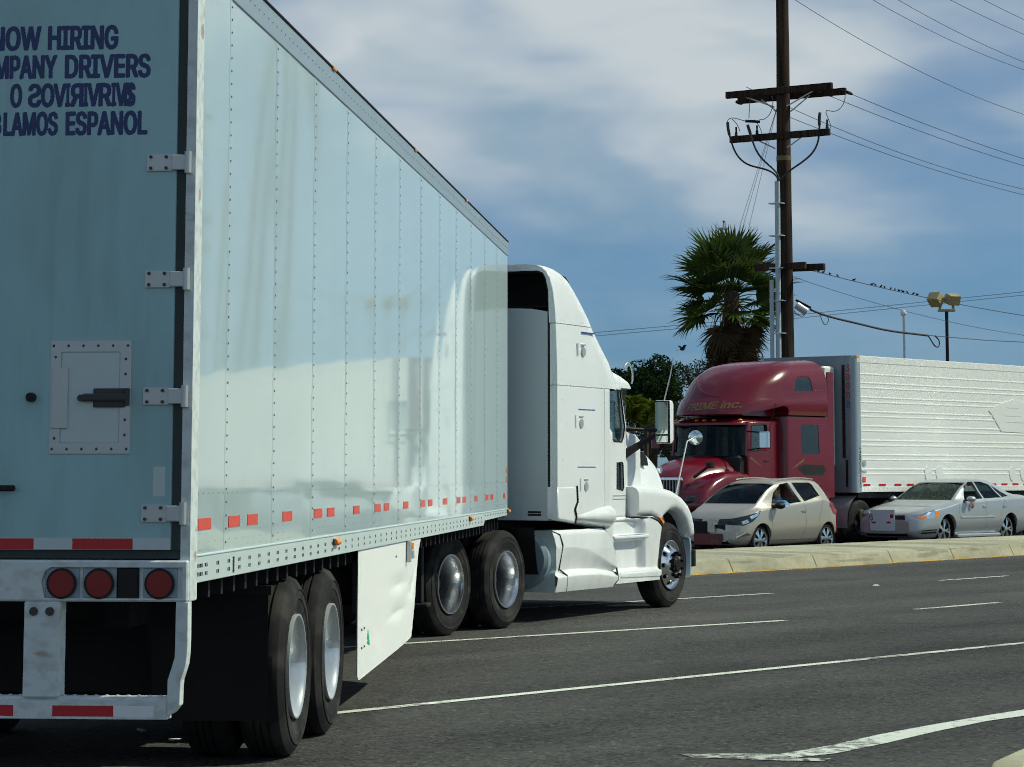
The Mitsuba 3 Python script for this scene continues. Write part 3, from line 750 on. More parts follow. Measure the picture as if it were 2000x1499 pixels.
def side_bits(f, m):
    y = -1.224
    for x0, x1, z in ((-2.72, -2.36, 3.165), (-2.84, -2.38, 2.30), (-2.87, -2.36, 1.66)):
        put('vent_slit', f(bx(x0, x1, y - .004, y + .02, z, z + .012)), 'text_blue', t)
    for x0, z in ((-2.86, 2.90), (-2.93, 2.10), (-2.80, 1.40)):
        put('latch', f(join(bx(x0 - .01, x0 + .01, y - .006, y + .02, z, z + .14), mv(lathe([(0, -.012), (.05, -.012), (.055, .006), (0, .006)], 16), tr(x0 + .16, y, z + .05)), bx(x0 + .11, x0 + .21, y - .012, y + .02, z + .12, z + .135))), 'galvanised', t)
    put('side_seam', f(bx(-2.10, -2.092, y - .001, y + .02, 1.12, 2.55)), 'rail_grey', t)
    put('rivet_row', f(rivets([(-2.095, y - .001, z) for z in np.arange(1.2, 2.5, .1)] + [(-3.3, y - .001, z) for z in np.arange(1.3, 3.2, .22)] + [(x, y + .012, 3.28) for x in (-3.28, -3.2, -2.72, -2.66)], .9)), 'rail_grey', t, kind='stuff')
    # lower rear corner fairing and the pod under the sleeper
    put('corner_fairing', f(pr([(-3.42, 1.12), (-3.40, 1.098), (-2.98, 1.055), (-2.945, 1.12), (-2.99, 1.2), (-2.90, 1.28), (-2.92, 1.45), (-3.42, 1.45)], 'y', -1.10, -1.232, .02)), 'white_paint', t, 30)
    put('seam', f(tube([(-2.905, -1.232, 1.46), (-2.885, -1.234, 1.29), (-2.965, -1.236, 1.205), (-2.925, -1.236, 1.12), (-2.965, -1.236, 1.05)], .011, 6)), 'trim_dark', t, True)
    put('pod', f(loft([[(x, -1.13 - dy * max(0, cos(a)), 1.115 + hz * sin(a)) if cos(a) > 0 else (x, -1.13 + .1, 1.115 + hz * sin(a)) for a in np.arange(20) * pi / 10] for x, dy, hz in ((-2.88, .095, .05), (-2.7, .115, .07), (-2.4, .145, .10), (-2.15, .165, .125), (-1.98, .17, .14), (-1.88, .15, .13), (-1.82, .11, .1))])), 'white_paint', t, True)
    # cab door and cowl
    dp = [(-1.95, 1.09), (-1.06, 1.09), (-1.035, 1.5), (-1.03, 2.05), (-1.10, 2.18), (-1.19, 2.62), (-1.95, 2.62)]
    win = man(pr([(-1.90, 2.12), (-1.60, 2.12), (-1.42, 1.97), (-1.18, 1.965), (-1.125, 2.03), (-1.09, 2.14), (-1.21, 2.575), (-1.90, 2.585)], 'y', -2, 0))
    peep = man(pr([(-1.335, 1.42), (-1.16, 1.40), (-1.135, 1.43), (-1.145, 1.70), (-1.17, 1.725), (-1.33, 1.72)], 'y', -2, 0))
    body = man(pr(dp, 'y', -.99, -1.055, .02)) - win - peep
    dr_ = put('door', f(arr(body)), 'white_paint', t, 30)
    put('window', f(pr([(-1.90, 2.12), (-1.60, 2.12), (-1.42, 1.97), (-1.18, 1.965), (-1.125, 2.03), (-1.09, 2.14), (-1.21, 2.575), (-1.90, 2.585)], 'y', -1.02, -1.032)), 'glass', dr_)
    put('window', f(pr([(-1.335, 1.42), (-1.16, 1.40), (-1.135, 1.43), (-1.145, 1.70), (-1.17, 1.725), (-1.33, 1.72)], 'y', -1.02, -1.034)), 'glass_dark', dr_)
    put('window_frame', f(tube([(-1.60, -1.057, 2.12), (-1.42, -1.057, 1.97), (-1.18, -1.057, 1.965), (-1.125, -1.057, 2.03), (-1.09, -1.057, 2.14), (-1.21, -1.05, 2.575)], .010, 6)), 'trim_dark', dr_, True)
    put('peep_frame', f(tube([(-1.335, -1.057, 1.42), (-1.16, -1.057, 1.40), (-1.135, -1.057, 1.43), (-1.145, -1.057, 1.70), (-1.17, -1.057, 1.725), (-1.33, -1.057, 1.72)], .009, 6, True)), 'trim_dark', dr_, True)
    put('moulding', f(join(bx(-1.6, -1.07, -1.062, -1.05, 1.335, 1.345), bx(-1.6, -1.07, -1.062, -1.05, 1.295, 1.303))), 'rail_grey', dr_)
    put('door_hinge', f(join(bx(-1.0, -.93, -1.05, -1.0, 1.22, 1.30, .01), cyl((-.965, -1.05, 1.13), (-.965, -1.05, 1.4), .016, 8), bx(-.99, -.94, -1.06, -1.02, 1.13, 1.19, .01))), 'trim_dark', dr_)
    put('sleeper_lip', f(loft([[(-1.98, -1.222, z), (-1.83, -1.21, z), (-1.70, -1.15, z), (-1.66, -1.06, z), (-1.98, -1.0, z)] for z in (1.10, 1.5, 1.95, 2.06)] + [[(-1.98, -1.2, 2.12), (-1.85, -1.18, 2.12), (-1.76, -1.12, 2.12), (-1.72, -1.06, 2.12), (-1.98, -1.0, 2.12)]])), 'white_paint', t, 40)
    put('cowl', f(pr([(-1.02, 1.09), (-.50, 1.09), (-.52, 2.0), (-.66, 2.06), (-.98, 2.09)], 'y', -.9, -1.03, .03)), 'white_paint', t, 30)
    put('pillar', f(tube([(-1.03, -1.02, 2.06), (-1.10, -1.01, 2.3), (-1.17, -.99, 2.62)], [.05, .045, .045], 8)), 'white_paint', t, True)
    # fender
    fd = [(-1.14, 1.09), (-1.14, 1.42), (-.9, 1.455), (-.5, 1.455), (-.116, 1.425), (.178, 1.39), (.446, 1.325), (.655, 1.235), (.79, 1.115), (.868, .985), (.90, .82), (.70, .813), (.641, .91), (.55, 1.01), (.40, 1.10), (.218, 1.146), (.046, 1.135), (-.162, 1.064), (-.275, .972), (-.34, 1.0), (-.45, 1.05), (-.593, 1.078)]
    put('fender', f(arr(man(pr(fd, 'y', -.50, -1.20, .10, 6)) - man(bx(-3, -1.0, -2, 0, 0, 3)))), 'white_paint', t, 38)
    put('wheel_arch', f(pr([(.70, .5), (.69, .813), (.63, .905), (.54, 1.0), (.40, 1.09), (.218, 1.136), (.046, 1.125), (-.155, 1.055), (-.27, .965), (-.45, .5), (-.5, .9), (-.2, 1.2), (.2, 1.3), (.6, 1.1), (.8, .8), (.8, .5)], 'y', -.4, -1.05)), 'black_plastic', t)
    put('turn_signal', f(pr([(-.40, 1.085), (-.30, 1.075), (-.20, 1.02), (-.235, .985), (-.30, 1.03)], 'y', -1.15, -1.207, .008)), 'amber', t, 40)
    # step fairing
    def stepy(u, v):
        z = .345 + .75 * v
        x0 = np.interp(z, [.344, .392, .456, .524, .705, .859, .972, 1.1], [-1.845, -1.75, -1.765, -1.705, -1.765, -1.90, -2.05, -2.12])
        x1 = np.interp(z, [.345, .46, .80, .976, 1.04, 1.1], [-.49, -.46, -.36, -.29, -.42, -.62])
        x = x0 + (x1 - x0) * u
        s = lambda a, b, q: (lambda h: h * h * (3 - 2 * h))(min(1, max(0, (q - a) / (b - a))))
        ins = s(-1.80, -1.74, x) * (1 - s(-.90, -.80, x))
        y = -1.205 + .10 * ins * s(.47, .50, z) * (1 - s(.815, .835, z)) + .11 * ins * s(.875, .89, z) * (1 - s(1.04, 1.07, z)) - .045 * (1 - s(.44, .50, z)) + .14 * s(1.02, 1.10, z) * (1 - s(-1.1, -.7, x))
        return x, y, z
    g = grid(stepy, np.linspace(0, 1, 71), np.linspace(0, 1, 76))
    n = np.cross(g[0][g[1][0, 1]] - g[0][g[1][0, 0]], g[0][g[1][0, 2]] - g[0][g[1][0, 0]])
    sf = put('step_fairing', f(g), 'white_paint', t, 28)
    put('step', f(pr([(-1.79, .845), (-.76, .845), (-.735, .882), (-1.82, .882)], 'y', -1.0, -1.222, .012)), 'white_paint', sf, 30)
    put('step', f(pr([(-1.70, .40), (-.50, .375), (-.44, .40), (-.44, .462), (-1.70, .462)], 'y', -.95, -1.262, .02)), 'white_paint', sf, 30)
    put('step_grip', f(join(*[bx(x, x + .03, -1.20, -1.08, .8825, .887) for x in np.arange(-1.5, -.85, .06)], *[bx(x, x + .03, -1.235, -1.12, .4625, .467) for x in np.arange(-1.55, -.6, .06)])), 'rail_grey', sf, kind='stuff')
    # tank fairing: main panel and rear panel
    def tank(xa, xb):
        def fn(u, v):
            z = .315 + .665 * v
            x = xa(z) + (xb(z) - xa(z)) * u
            zc = np.interp(x, [-3.5, -3.0, -2.6, -2.2, -1.95, -1.7], [.80, .80, .755, .66, .58, .51]); zs = np.interp(x, [-3.5, -2.9, -2.3, -1.7], [.53, .545, .53, .48])
            if z > zc: y = -1.215 - .012 * min(1, (.96 - z) / .2) if z < .93 else -1.215 + .35 * (z - .93) ** 1.0 * (z - .93) * 40
            elif z > zs: y = -1.227 + .055 * ((zc - z) / max(zc - zs, .02)) ** 1.1
            elif z > zs - .055: y = -1.172 - .085 * ((zs - z) / .055)
            else: y = -1.257 + .05 * ((zs - .055 - z) / .2) ** 1.5
            return x, y, z
        return fn
    gap2 = lambda z: np.interp(z, [.31, .50, .54, .82, .94, .98], [-3.18, -3.235, -3.292, -3.292, -3.352, -3.54])
    gap1 = lambda z: np.interp(z, [.31, .344, .392, .456, .524, .705, .859, .972], [-1.90, -1.88, -1.785, -1.80, -1.738, -1.795, -1.93, -2.08])
    put('tank_fairing', f(grid(tank(lambda z: gap2(z) + .008, gap1), np.linspace(0, 1, 41), np.linspace(0, 1, 61))), 'white_paint', t, 50)
    put('tank_fairing', f(grid(tank(lambda z: np.interp(z, [.31, .52, .56, .8, .9, .98], [-3.49, -3.49, -3.46, -3.46, -3.50, -3.56]), lambda z: gap2(z) - .008), np.linspace(0, 1, 13), np.linspace(0, 1, 61))), 'white_paint', t, 50)
    def ret(u, v):   # inward return of the rear panel, cut on an arc about the tank end
        z = .315 + .665 * v
        ys = -1.225 + .03 * abs(z - .6)
        ye = -.86 + (.34 - .34 * min(1, abs(z - .68) / .34) ** 2) * -.78
        x0 = np.interp(z, [.31, .52, .56, .8, .9, .98], [-3.49, -3.49, -3.46, -3.46, -3.50, -3.56])
        return x0 - .03 * u, ys + (ye - ys) * u, z
    put('rear_return', f(grid(ret, np.linspace(0, 1, 7), np.linspace(0, 1, 41))), 'rail_light', t, 40)
    put('fairing_top', f(bx(-3.55, -2.0, -1.19, -.7, .955, .968)), 'rail_light', t)
    put('inner_frame', f(bx(-3.40, -.4, -1.03, -.6, .40, .94)), 'black_plastic', t)
    put('fuel_tank', f(mv(lathe([(0, -.9), (.28, -.9), (.315, -.86), (.315, .86), (.28, .9), (0, .9)], 40, 'x'), tr(-2.70, -.86, .66))), 'grey_panel', t, 30)
    put('tank_strap', f(mv(lathe([(.316, -.03), (.33, -.03), (.33, .03), (.316, .03)], 40, 'x'), tr(-3.42, -.86, .66))), 'black_plastic', t, 30)
    put('splash_plate', f(grid(lambda u, v: (-3.98 + .10 * u * u, -1.20 + .52 * v, 1.02 - .50 * u), np.linspace(0, 1, 9), np.linspace(0, 1, 3))), 'black_plastic', t, True)
    put('panel_gap', f(tube([(-1.2, -1.12, 1.092), (-.9, -1.185, 1.083), (-.593, -1.20, 1.072), (-.42, -1.203, 1.035), (-.28, -1.205, .97)], .012, 6)), 'trim_dark', t, True)
    for pl in ([(-2.06, -1.19, .97), (-1.92, -1.205, .859), (-1.785, -1.215, .705), (-1.728, -1.205, .55), (-1.79, -1.25, .456), (-1.775, -1.245, .39), (-1.87, -1.215, .335)], [(-3.54, -1.19, .975), (-3.35, -1.215, .93), (-3.292, -1.228, .82), (-3.292, -1.18, .56), (-3.235, -1.25, .49), (-3.18, -1.215, .32)]):
        put('panel_gap', f(tube(pl, .011, 6)), 'trim_dark', t)
    put('mud_guard', f(grid(lambda u, v: (-4.83 + .60 * cos(-.25 + 1.2 * u), -1.20 + .58 * v, .52 + .60 * sin(-.25 + 1.2 * u)), np.linspace(0, 1, 17), [0, 1])), 'black_plastic', t, True)


both(side_bits)
# cab roof cap, windscreen, interior
CS = lambda x, B, zt, zb, p=3.0, n=40: [(x, B * np.sign(cos(a)) * abs(cos(a)) ** (2 / p), zb + (zt - zb) * max(0, sin(a)) ** (2 / p) if sin(a) >= 0 else zb) for a in np.linspace(0, pi, n)] + [(x, -B * .6, zb - .001), (x, B * .6, zb - .001)]
put('cab_roof', loft([CS(x, B, zt, 2.60, 3.4) for x, B, zt in ((-2.1, 1.05, 2.97), (-1.6, 1.04, 2.935), (-1.25, 1.03, 2.885), (-1.0, 1.02, 2.83), (-.8, 1.0, 2.765), (-.68, .97, 2.70), (-.62, .93, 2.64))]), 'white_paint', t, 35)
for y in (-.75, -.3, 0, .3, .75): put('visor_lamp', bx(-.74, -.66, y - .05, y + .05, 2.715, 2.765, .015), 'amber', t)
put('grab_handle', tube(smoothcurve([(-.95, -.99, 2.83), (-.85, -1.0, 2.90), (-.74, -1.0, 2.86), (-.70, -.99, 2.66)], 16), .012, 8), 'galvanised', t, True)
put('windscreen', loft([[(-.70, -.93, 2.60), (-.45, -.5, 2.60), (-.38, 0, 2.60), (-.45, .5, 2.60), (-.70, .93, 2.60)], [(-.95, -1.0, 2.08), (-.55, -.55, 2.08), (-.42, 0, 2.08), (-.55, .55, 2.08), (-.95, 1.0, 2.08)]], False, False), 'glass', t, True)
put('cab_floor', bx(-1.9, -.6, -.98, .98, 1.1, 1.25), 'trim_dark', t)
put('seat', join(bx(-1.75, -1.25, -.75, -.25, 1.3, 1.55, .06), bx(-1.85, -1.65, -.75, -.25, 1.5, 2.25, .07), bx(-1.75, -1.25, .25, .75, 1.3, 1.55, .06), bx(-1.85, -1.65, .25, .75, 1.5, 2.25, .07)), 'trim_dark', t)
put('cab_back', bx(-1.96, -1.92, -1.0, 1.0, 1.1, 2.6), 'trim_dark', t)
put('dashboard', bx(-.9, -.5, -.98, .98, 1.3, 2.0, .05), 'trim_dark', t)
# hood: sections across
HS = [(-.58, 1.03, 2.10), (-.2, 1.02, 2.065), (.05, 1.0, 2.035), (.3, .97, 1.99), (.55, .92, 1.925), (.78, .85, 1.83), (.95, .77, 1.72), (1.06, .68, 1.58), (1.10, .60, 1.46)]
put('hood', loft([[(x, B * np.sign(cos(a)) * abs(cos(a)) ** (2 / 3.6), .75 + (zt - .75) * abs(sin(a)) ** (2 / 3.6)) for a in np.linspace(0, pi, 44)] + [(x, -B * .9, .74), (x, B * .9, .74)] for x, B, zt in HS]), 'white_paint', t, 35)
put('hood_vent', pr([(-.40, 1.72), (-.16, 1.69), (-.20, 1.78), (-.30, 1.85), (-.39, 1.86)], 'y', -.80, -.985, .01), 'trim_dark', t)
put('hood_latch', join(cyl((.62, -.70, 1.64), (.62, -.83, 1.64), .02, 12), cyl((.62, -.80, 1.64), (.62, -.84, 1.64), .04, 12)), 'chrome', t)
put('grille', loft([[(1.02, -.5, .8), (1.16, -.25, .8), (1.2, 0, .8), (1.16, .25, .8), (1.02, .5, .8)], [(1.0, -.48, 1.45), (1.1, -.25, 1.5), (1.13, 0, 1.5), (1.1, .25, 1.5), (1.0, .48, 1.45)]], False, False), 'chrome', t, True)
put('bumper', loft([[(x0, -1.17, z), (x0 + .22, -1.10, z), (x0 + .38, -.8, z), (x0 + .46, 0, z), (x0 + .38, .8, z), (x0 + .22, 1.10, z), (x0, 1.17, z), (x0 - .1, 1.0, z), (x0 + .2, 0, z), (x0 - .1, -1.0, z)] for x0, z in ((.70, .33), (.72, .36), (.74, .50), (.74, .72), (.72, .79), (.68, .81))]), 'rail_grey', t, 30)
for s in (-1, 1):
    put('fog_lamp', bx(.93, 1.02, s * 1.12 - .02, s * 1.12 + .02, .45, .66, .01), 'black_gloss', t)
    put('headlight', mv(ball((0, 0, 0), (.14, .13, .13), 2), tr(.86, s * .93, 1.0)), 'glass_dark', t, True)
    # big mirror on its arms
    m_ = put('mirror', loft([[(x, s * (1.385 + a * w), 2.205 + h * b) for a, b in ((-1, -.86), (-.86, -1), (.86, -1), (1, -.86), (1, .86), (.86, 1), (-.86, 1), (-1, .86))] for x, w, h in ((-.70, .094, .25), (-.66, .098, .255), (-.58, .09, .245), (-.52, .055, .20))]), 'white_paint', t, 40)
    put('glass', join(bx(-.706, -.70, s * 1.375 - .078, s * 1.375 + .078, 2.06, 2.44, .004)), 'mirror', m_)
    put('glass', bx(-.706, -.70, s * 1.375 - .075, s * 1.375 + .075, 1.965, 2.04, .004), 'mirror', m_)
    put('backing', bx(-.703, -.698, s * 1.385 - .092, s * 1.385 + .092, 1.955, 2.452, .003), 'black_plastic', m_)
    put('arm', tube([(-1.04, s * 1.04, 2.115), (-.95, s * 1.10, 2.115), (-.66, s * 1.33, 2.105)], [.04, .024, .022], 8), 'black_plastic', m_, True)
    put('arm', loft([[(-1.03 + .40 * u, s * (1.03 + .30 * u), 1.76 + .30 * u), (-1.03 + .40 * u, s * (1.03 + .30 * u) + .04, 1.76 + .30 * u), (-1.03 + .40 * u, s * (1.03 + .30 * u) + .04, 1.86 + .235 * u), (-1.03 + .40 * u, s * (1.03 + .30 * u), 1.86 + .235 * u)] for u in np.linspace(0, 1, 5)]), 'black_plastic', m_)
    put('arm_joint', bx(-.68, -.60, s * 1.28, s * 1.40, 2.02, 2.14, .02), 'black_plastic', m_)
    put('antenna', tube([(-.60, s * 1.365, 2.45), (-.56, s * 1.43, 2.75), (-.53, s * 1.465, 2.98)], [.009, .008, .005], 6), 'galvanised', t, True)
    r_ = put('round_mirror', mv(lathe([(0, -.01), (.07, -.008), (.094, .0), (.09, .03), (.05, .055), (0, .06)], 28, 'x'), tr(1.62, s * .92, 2.05)), 'mirror', t, 30)
    put('stem', tube([(.93, s * .91, 1.33), (1.36, s * .90, 2.0), (1.56, s * .92, 2.05)], .011, 6), 'galvanised', r_, True)
wheel(t, tr(0, -1.205, .503) @ rot('z', -3), 'steer', False)
wheel(t, tr(0, 1.205, .503) @ rot('z', 180 - 3), 'steer', False)
for x in (-4.714, -6.034):
    wheel(t, tr(x, -1.22, .503)); wheel(t, tr(x, 1.22, .503) @ rot('z', 180))
    put('axle', join(cyl((x, -.9, .503), (x, .9, .503), .075, 12), mv(ball((0, 0, 0), (.24, .2, .24), 2), tr(x, 0, .503))), 'dark_steel', t)
put('axle', cyl((0, -1.0, .48), (0, 1.0, .48), .06, 10), 'dark_steel', t)
put('chassis_rail', join(bx(-7.1, .9, -.46, -.38, .80, 1.06), bx(-7.1, .9, .38, .46, .80, 1.06), *[bx(x, x + .1, -.4, .4, .82, 1.04) for x in (-7.0, -5.4, -3.6, -2, -.6, .7)]), 'dark_steel', t)
put('fifth_wheel', join(bx(-5.9, -4.9, -.5, .5, 1.05, 1.10, .02), bx(-5.7, -5.1, -.4, .4, .95, 1.05)), 'dark_steel', t)
put('engine', bx(-.9, .8, -.45, .45, .5, 1.3, .05), 'dark_steel', t)
for s in (-1, 1):
    put('mud_flap', bx(-6.95, -6.93, s * 1.2, s * .6, .25, .95), 'black_plastic', t)
    put('quarter_fender', grid(lambda u, v: (-6.034 - .60 * cos(.15 + 1.0 * u), s * (1.21 - .6 * v), .503 + .62 * sin(.15 + 1.0 * u)), np.linspace(0, 1, 13), [0, 1]), 'black_plastic', t, True)
put('air_hose', join(*[tube(smoothcurve([(-3.38, y, 1.9), (-3.7, y * 1.2, 1.45), (-4.0, y * 1.3, 1.35), (-4.3, y, 1.6)], 24), .014, 6) for y in (-.12, 0, .12)]), 'black_plastic', t, True)

# ---------------------------------------------------------------- maroon sleeper tractor in the oncoming traffic (local x forward, y left = towards the camera)
MM = frame(3.118, 54.8215, 220)
t = thing('tractor_unit', 'glossy maroon sleeper-cab tractor unit with gold lettering, waiting behind the small beige hatchback', 'truck', MM)


def tilt(g):
    v, f = g; v = np.array(v)
    v[:, 2] += .045 * np.clip(-v[:, 0] - 2.6, 0, 3) * np.clip((v[:, 2] - 3.3) / .7, 0, 1)
    return v, f


FRG = [(2.84, -4.72, -2.95, -1.50, 1.12), (2.87, -4.72, -2.95, -1.42, 1.17), (2.96, -4.72, -3.0, -1.46, 1.20), (3.08, -4.72, -3.02, -1.56, 1.215), (3.2, -4.72, -3.08, -1.68, 1.222), (3.235, -4.72, -3.1, -1.73, 1.19), (3.49, -4.72, -3.2, -1.97, 1.185), (3.64, -4.72, -3.3, -2.15, 1.17), (3.78, -4.72, -3.4, -2.38, 1.11), (3.88, -4.72, -3.5, -2.58, 1.04), (3.95, -4.72, -3.6, -2.76, .95), (4.0, -4.72, -3.8, -3.1, .82), (4.035, -4.72, -4.0, -3.4, .6)]
wu = man(pr([(-3.40, 3.40), (-3.45, 3.60), (-3.55, 3.70), (-3.69, 3.725), (-4.0, 3.73), (-4.06, 3.68), (-4.13, 3.44), (-4.10, 3.41)], 'y', -2, 2))
wl = man(pr([(-3.61, 2.06), (-3.64, 2.02), (-4.30, 2.02), (-4.335, 2.06), (-4.30, 2.64), (-4.27, 2.67), (-3.64, 2.67), (-3.605, 2.64)], 'y', -2, 2))
fr_ = man(tilt(loft([plan(*r, p=2.3, n=34) for r in FRG])))
fin = man(tilt(loft([plan(z, xr + .02, xs, xn - .012, B - .012, p=2.3, n=34) for z, xr, xs, xn, B in FRG])))
ca_ = man(pr([(-1.0, 2.7), (-1.0, 2.79), (-1.8, 2.86), (-2.4, 2.97), (-2.9, 3.06), (-3.08, 3.05), (-3.16, 2.95), (-3.18, 2.7)], 'y', -2, 2)) - man(bx(-6, 0, -.86, .86, 0, 5))
rf = put('roof_fairing', fr_ - ca_ - (wu - man(bx(-6, 0, -1.1, 1.1, 0, 5))), 'maroon', t, 34)
for s in (1, -1): put('window', fin ^ wu ^ man(bx(-6, 0, s * 1.08, s * 2, 0, 5)), 'glass_dark', rf, 34)
sl = man(loft([plan(z, -4.72, -3.2, -3.0, B, p=5) for z, B in ((1.0, 1.19), (1.04, 1.2), (2.0, 1.205), (2.83, 1.2))]))
sp = put('sleeper_panel', sl - (wl - man(bx(-6, 0, -1.1, 1.1, 0, 5))), 'maroon', t, 34)
for s in (1, -1): put('window', man(loft([plan(z, -4.70, -3.2, -3.0, 1.192, p=5) for z in (1.0, 2.83)])) ^ wl ^ man(bx(-6, 0, s * 1.1, s * 2, 0, 5)), 'glass_dark', sp)
for s in (1, -1): put('side_extender', bx(-5.0, -4.73, s * 1.13, s * 1.17, 1.05, 3.86, .02), 'maroon', t)
put('panel_seam', pr([(x, y) for x, y, _ in plan(2.835, -4.715, -3.2, -2.99, 1.196, p=5)], 'z', 2.829, 2.842), 'trim_dark', t)
put('rivet_row', join(*[rivets([(x, 0, z)], 1.8) for x in (-4.2, -4.35, -4.5, -4.62) for z in (3.43,)], rivets([(-4.65, 0, z) for z in (2.70, 2.2, 1.5, 1.2)], 1.8)) if False else mv(rivets([(x, 0, 3.43) for x in (-4.2, -4.35, -4.5, -4.62)] + [(x, 0, 2.68) for x in (-4.2, -4.4, -4.6)], 1.8), np.array([[1, 0, 0, 0], [0, -1, 0, 1.203], [0, 0, 1, 0], [0, 0, 0, 1.0]])), 'chrome', t, kind='stuff')


def mside(f, s):
    dw = pr([(-1.95, 2.07), (-1.97, 2.60), (-2.02, 2.63), (-2.50, 2.66), (-2.56, 2.62), (-2.60, 2.14), (-2.55, 2.11)], 'y', .5, 1.5)
    dbody = man(pr([(-1.86, 1.15), (-1.84, 2.0), (-1.90, 2.70), (-3.1, 2.74), (-3.1, 1.15)], 'y', .93, 1.01, .03)) - man(dw)
    d = put('door', f(arr(dbody)), 'maroon', t, 30)
    put('window', f(pr([(-1.95, 2.07), (-1.97, 2.60), (-2.02, 2.63), (-2.50, 2.66), (-2.56, 2.62), (-2.60, 2.14), (-2.55, 2.11)], 'y', .97, .98)), 'glass', d)
    put('window_frame', f(tube([(-1.95, 1.012, 2.07), (-1.97, 1.01, 2.60), (-2.02, 1.01, 2.63), (-2.50, 1.01, 2.66), (-2.56, 1.01, 2.62), (-2.60, 1.012, 2.14), (-2.55, 1.012, 2.11)], .013, 6, True)), 'trim_dark', d, True)
    put('door_gap', f(join(bx(-2.72, -2.71, 1.0, 1.0125, 1.2, 2.7), bx(-1.89, -1.88, 1.0, 1.0125, 1.2, 2.3))), 'trim_dark', d)
    put('handle', f(bx(-2.62, -2.45, 1.01, 1.03, 1.85, 1.88, .006)), 'trim_dark', d)
    m_ = put('mirror', f(bx(-1.90, -1.78, 1.33, 1.56, 2.12, 2.50, .03)), 'chrome' if s > 0 else 'maroon', t)
    put('arm', f(join(tube([(-1.86, .98, 2.10), (-1.84, 1.40, 2.14)], .018, 6), tube([(-1.86, .98, 2.5), (-1.84, 1.40, 2.47)], .018, 6))), 'trim_dark', m_)
    fd = [(-1.85, 1.05), (-1.82, 1.45), (-1.65, 1.60), (-1.3, 1.645), (-.8, 1.60), (-.4, 1.47), (-.08, 1.27), (.12, 1.0), (.16, .75), (-.45, .75), (-.50, .90), (-.68, 1.06), (-.9, 1.14), (-1.1, 1.16), (-1.3, 1.14), (-1.55, 1.04)]
    put('fender', f(pr(fd, 'y', .45, 1.21, .16, 6)), 'maroon', t, 38)
    put('headlight', f(mv(ball((0, 0, 0), (.18, .20, .12), 2), tr(-.03, .86, 1.03))), 'glass_dark', t, True)
    put('tank_fairing', f(pr([(-2.05, .28), (-1.95, 1.04), (-4.55, 1.07), (-4.85, .98), (-5.0, .80), (-5.02, .26)], 'y', .7, 1.24, .08, 5)), 'maroon', t, 38)
    put('step', f(join(bx(-2.7, -2.1, 1.1, 1.27, .38, .43, .01), bx(-2.7, -2.1, 1.1, 1.27, .72, .76, .01))), 'trim_dark', t)
    h_ = put('hood_mirror', f(loft([[(-.52 + .02 * a, 1.0 + q * .075 * k, 1.78 + r * .075 * k) for q, r in ((-1, -.9), (1, -1), (1, .8), (-1, 1))] for a, k in ((0, .9), (4, 1), (7, .6))])), 'black_plastic', t, 30)
    put('stem', f(tube([(-.15, .80, 1.52), (-.28, .88, 1.62), (-.40, .97, 1.73)], [.035, .03, .028], 8)), 'black_plastic', h_, True)
    for pl, y in (([(-1.90, 1.93), (-1.98, 1.945), (-2.40, 1.715)], 1.0115), ([(-3.24, 1.70), (-3.66, 1.90), (-3.75, 1.93), (-3.70, 1.86)], 1.2065)):
        put('stripe', f(pr(pl, 'y', y - .004, y + .0022)), 'gold', t)
    put('stripe', f(pr([(.02, 1.33), (-.30, 1.53), (-.55, 1.585), (-.42, 1.50)], 'y', 1.0, 1.2)), 'gold', t) if False else None
    put('air_intake', f(pr([(-3.45, 1.70), (-3.7, 1.80), (-4.5, 1.78), (-4.6, 1.66), (-4.45, 1.55), (-3.75, 1.56)], 'y', 1.2, 1.209, .003)), 'trim_dark', t, 30)
    wheel(t, (tr(-1.1, 1.19, .503) @ rot('z', 180)) if s > 0 else tr(-1.1, -1.19, .503), 'steer', False)
    for x in (-6.0, -7.32):
        wheel(t, (tr(x, 1.22, .503) @ rot('z', 180)) if s > 0 else tr(x, -1.22, .503))
    put('quarter_fender', f(grid(lambda u, v: (-6.0 + .60 * cos(-.2 + 1.5 * u), 1.22 - .6 * v, .503 + .62 * sin(-.2 + 1.5 * u)), np.linspace(0, 1, 13), [0, 1])), 'galvanised', t, True)


for s in (1, -1): mside((lambda g: g) if s > 0 else (lambda g: mv(g, MIR)), s)
cr_ = np.array([(-.84, 3.86), (-.78, 3.76), (-.52, 3.59), (-.34, 3.45), (-.14, 3.35), (.1, 3.28), (.35, 3.25)])


def fsurf(y, z):
    G = np.array(FRG); xs, xn, B = (np.interp(z, G[:, 0], G[:, i]) for i in (2, 3, 4))
    return xs + (xn - xs) * max(0, 1 - abs(y / B) ** 2.3) ** (1 / 2.3)


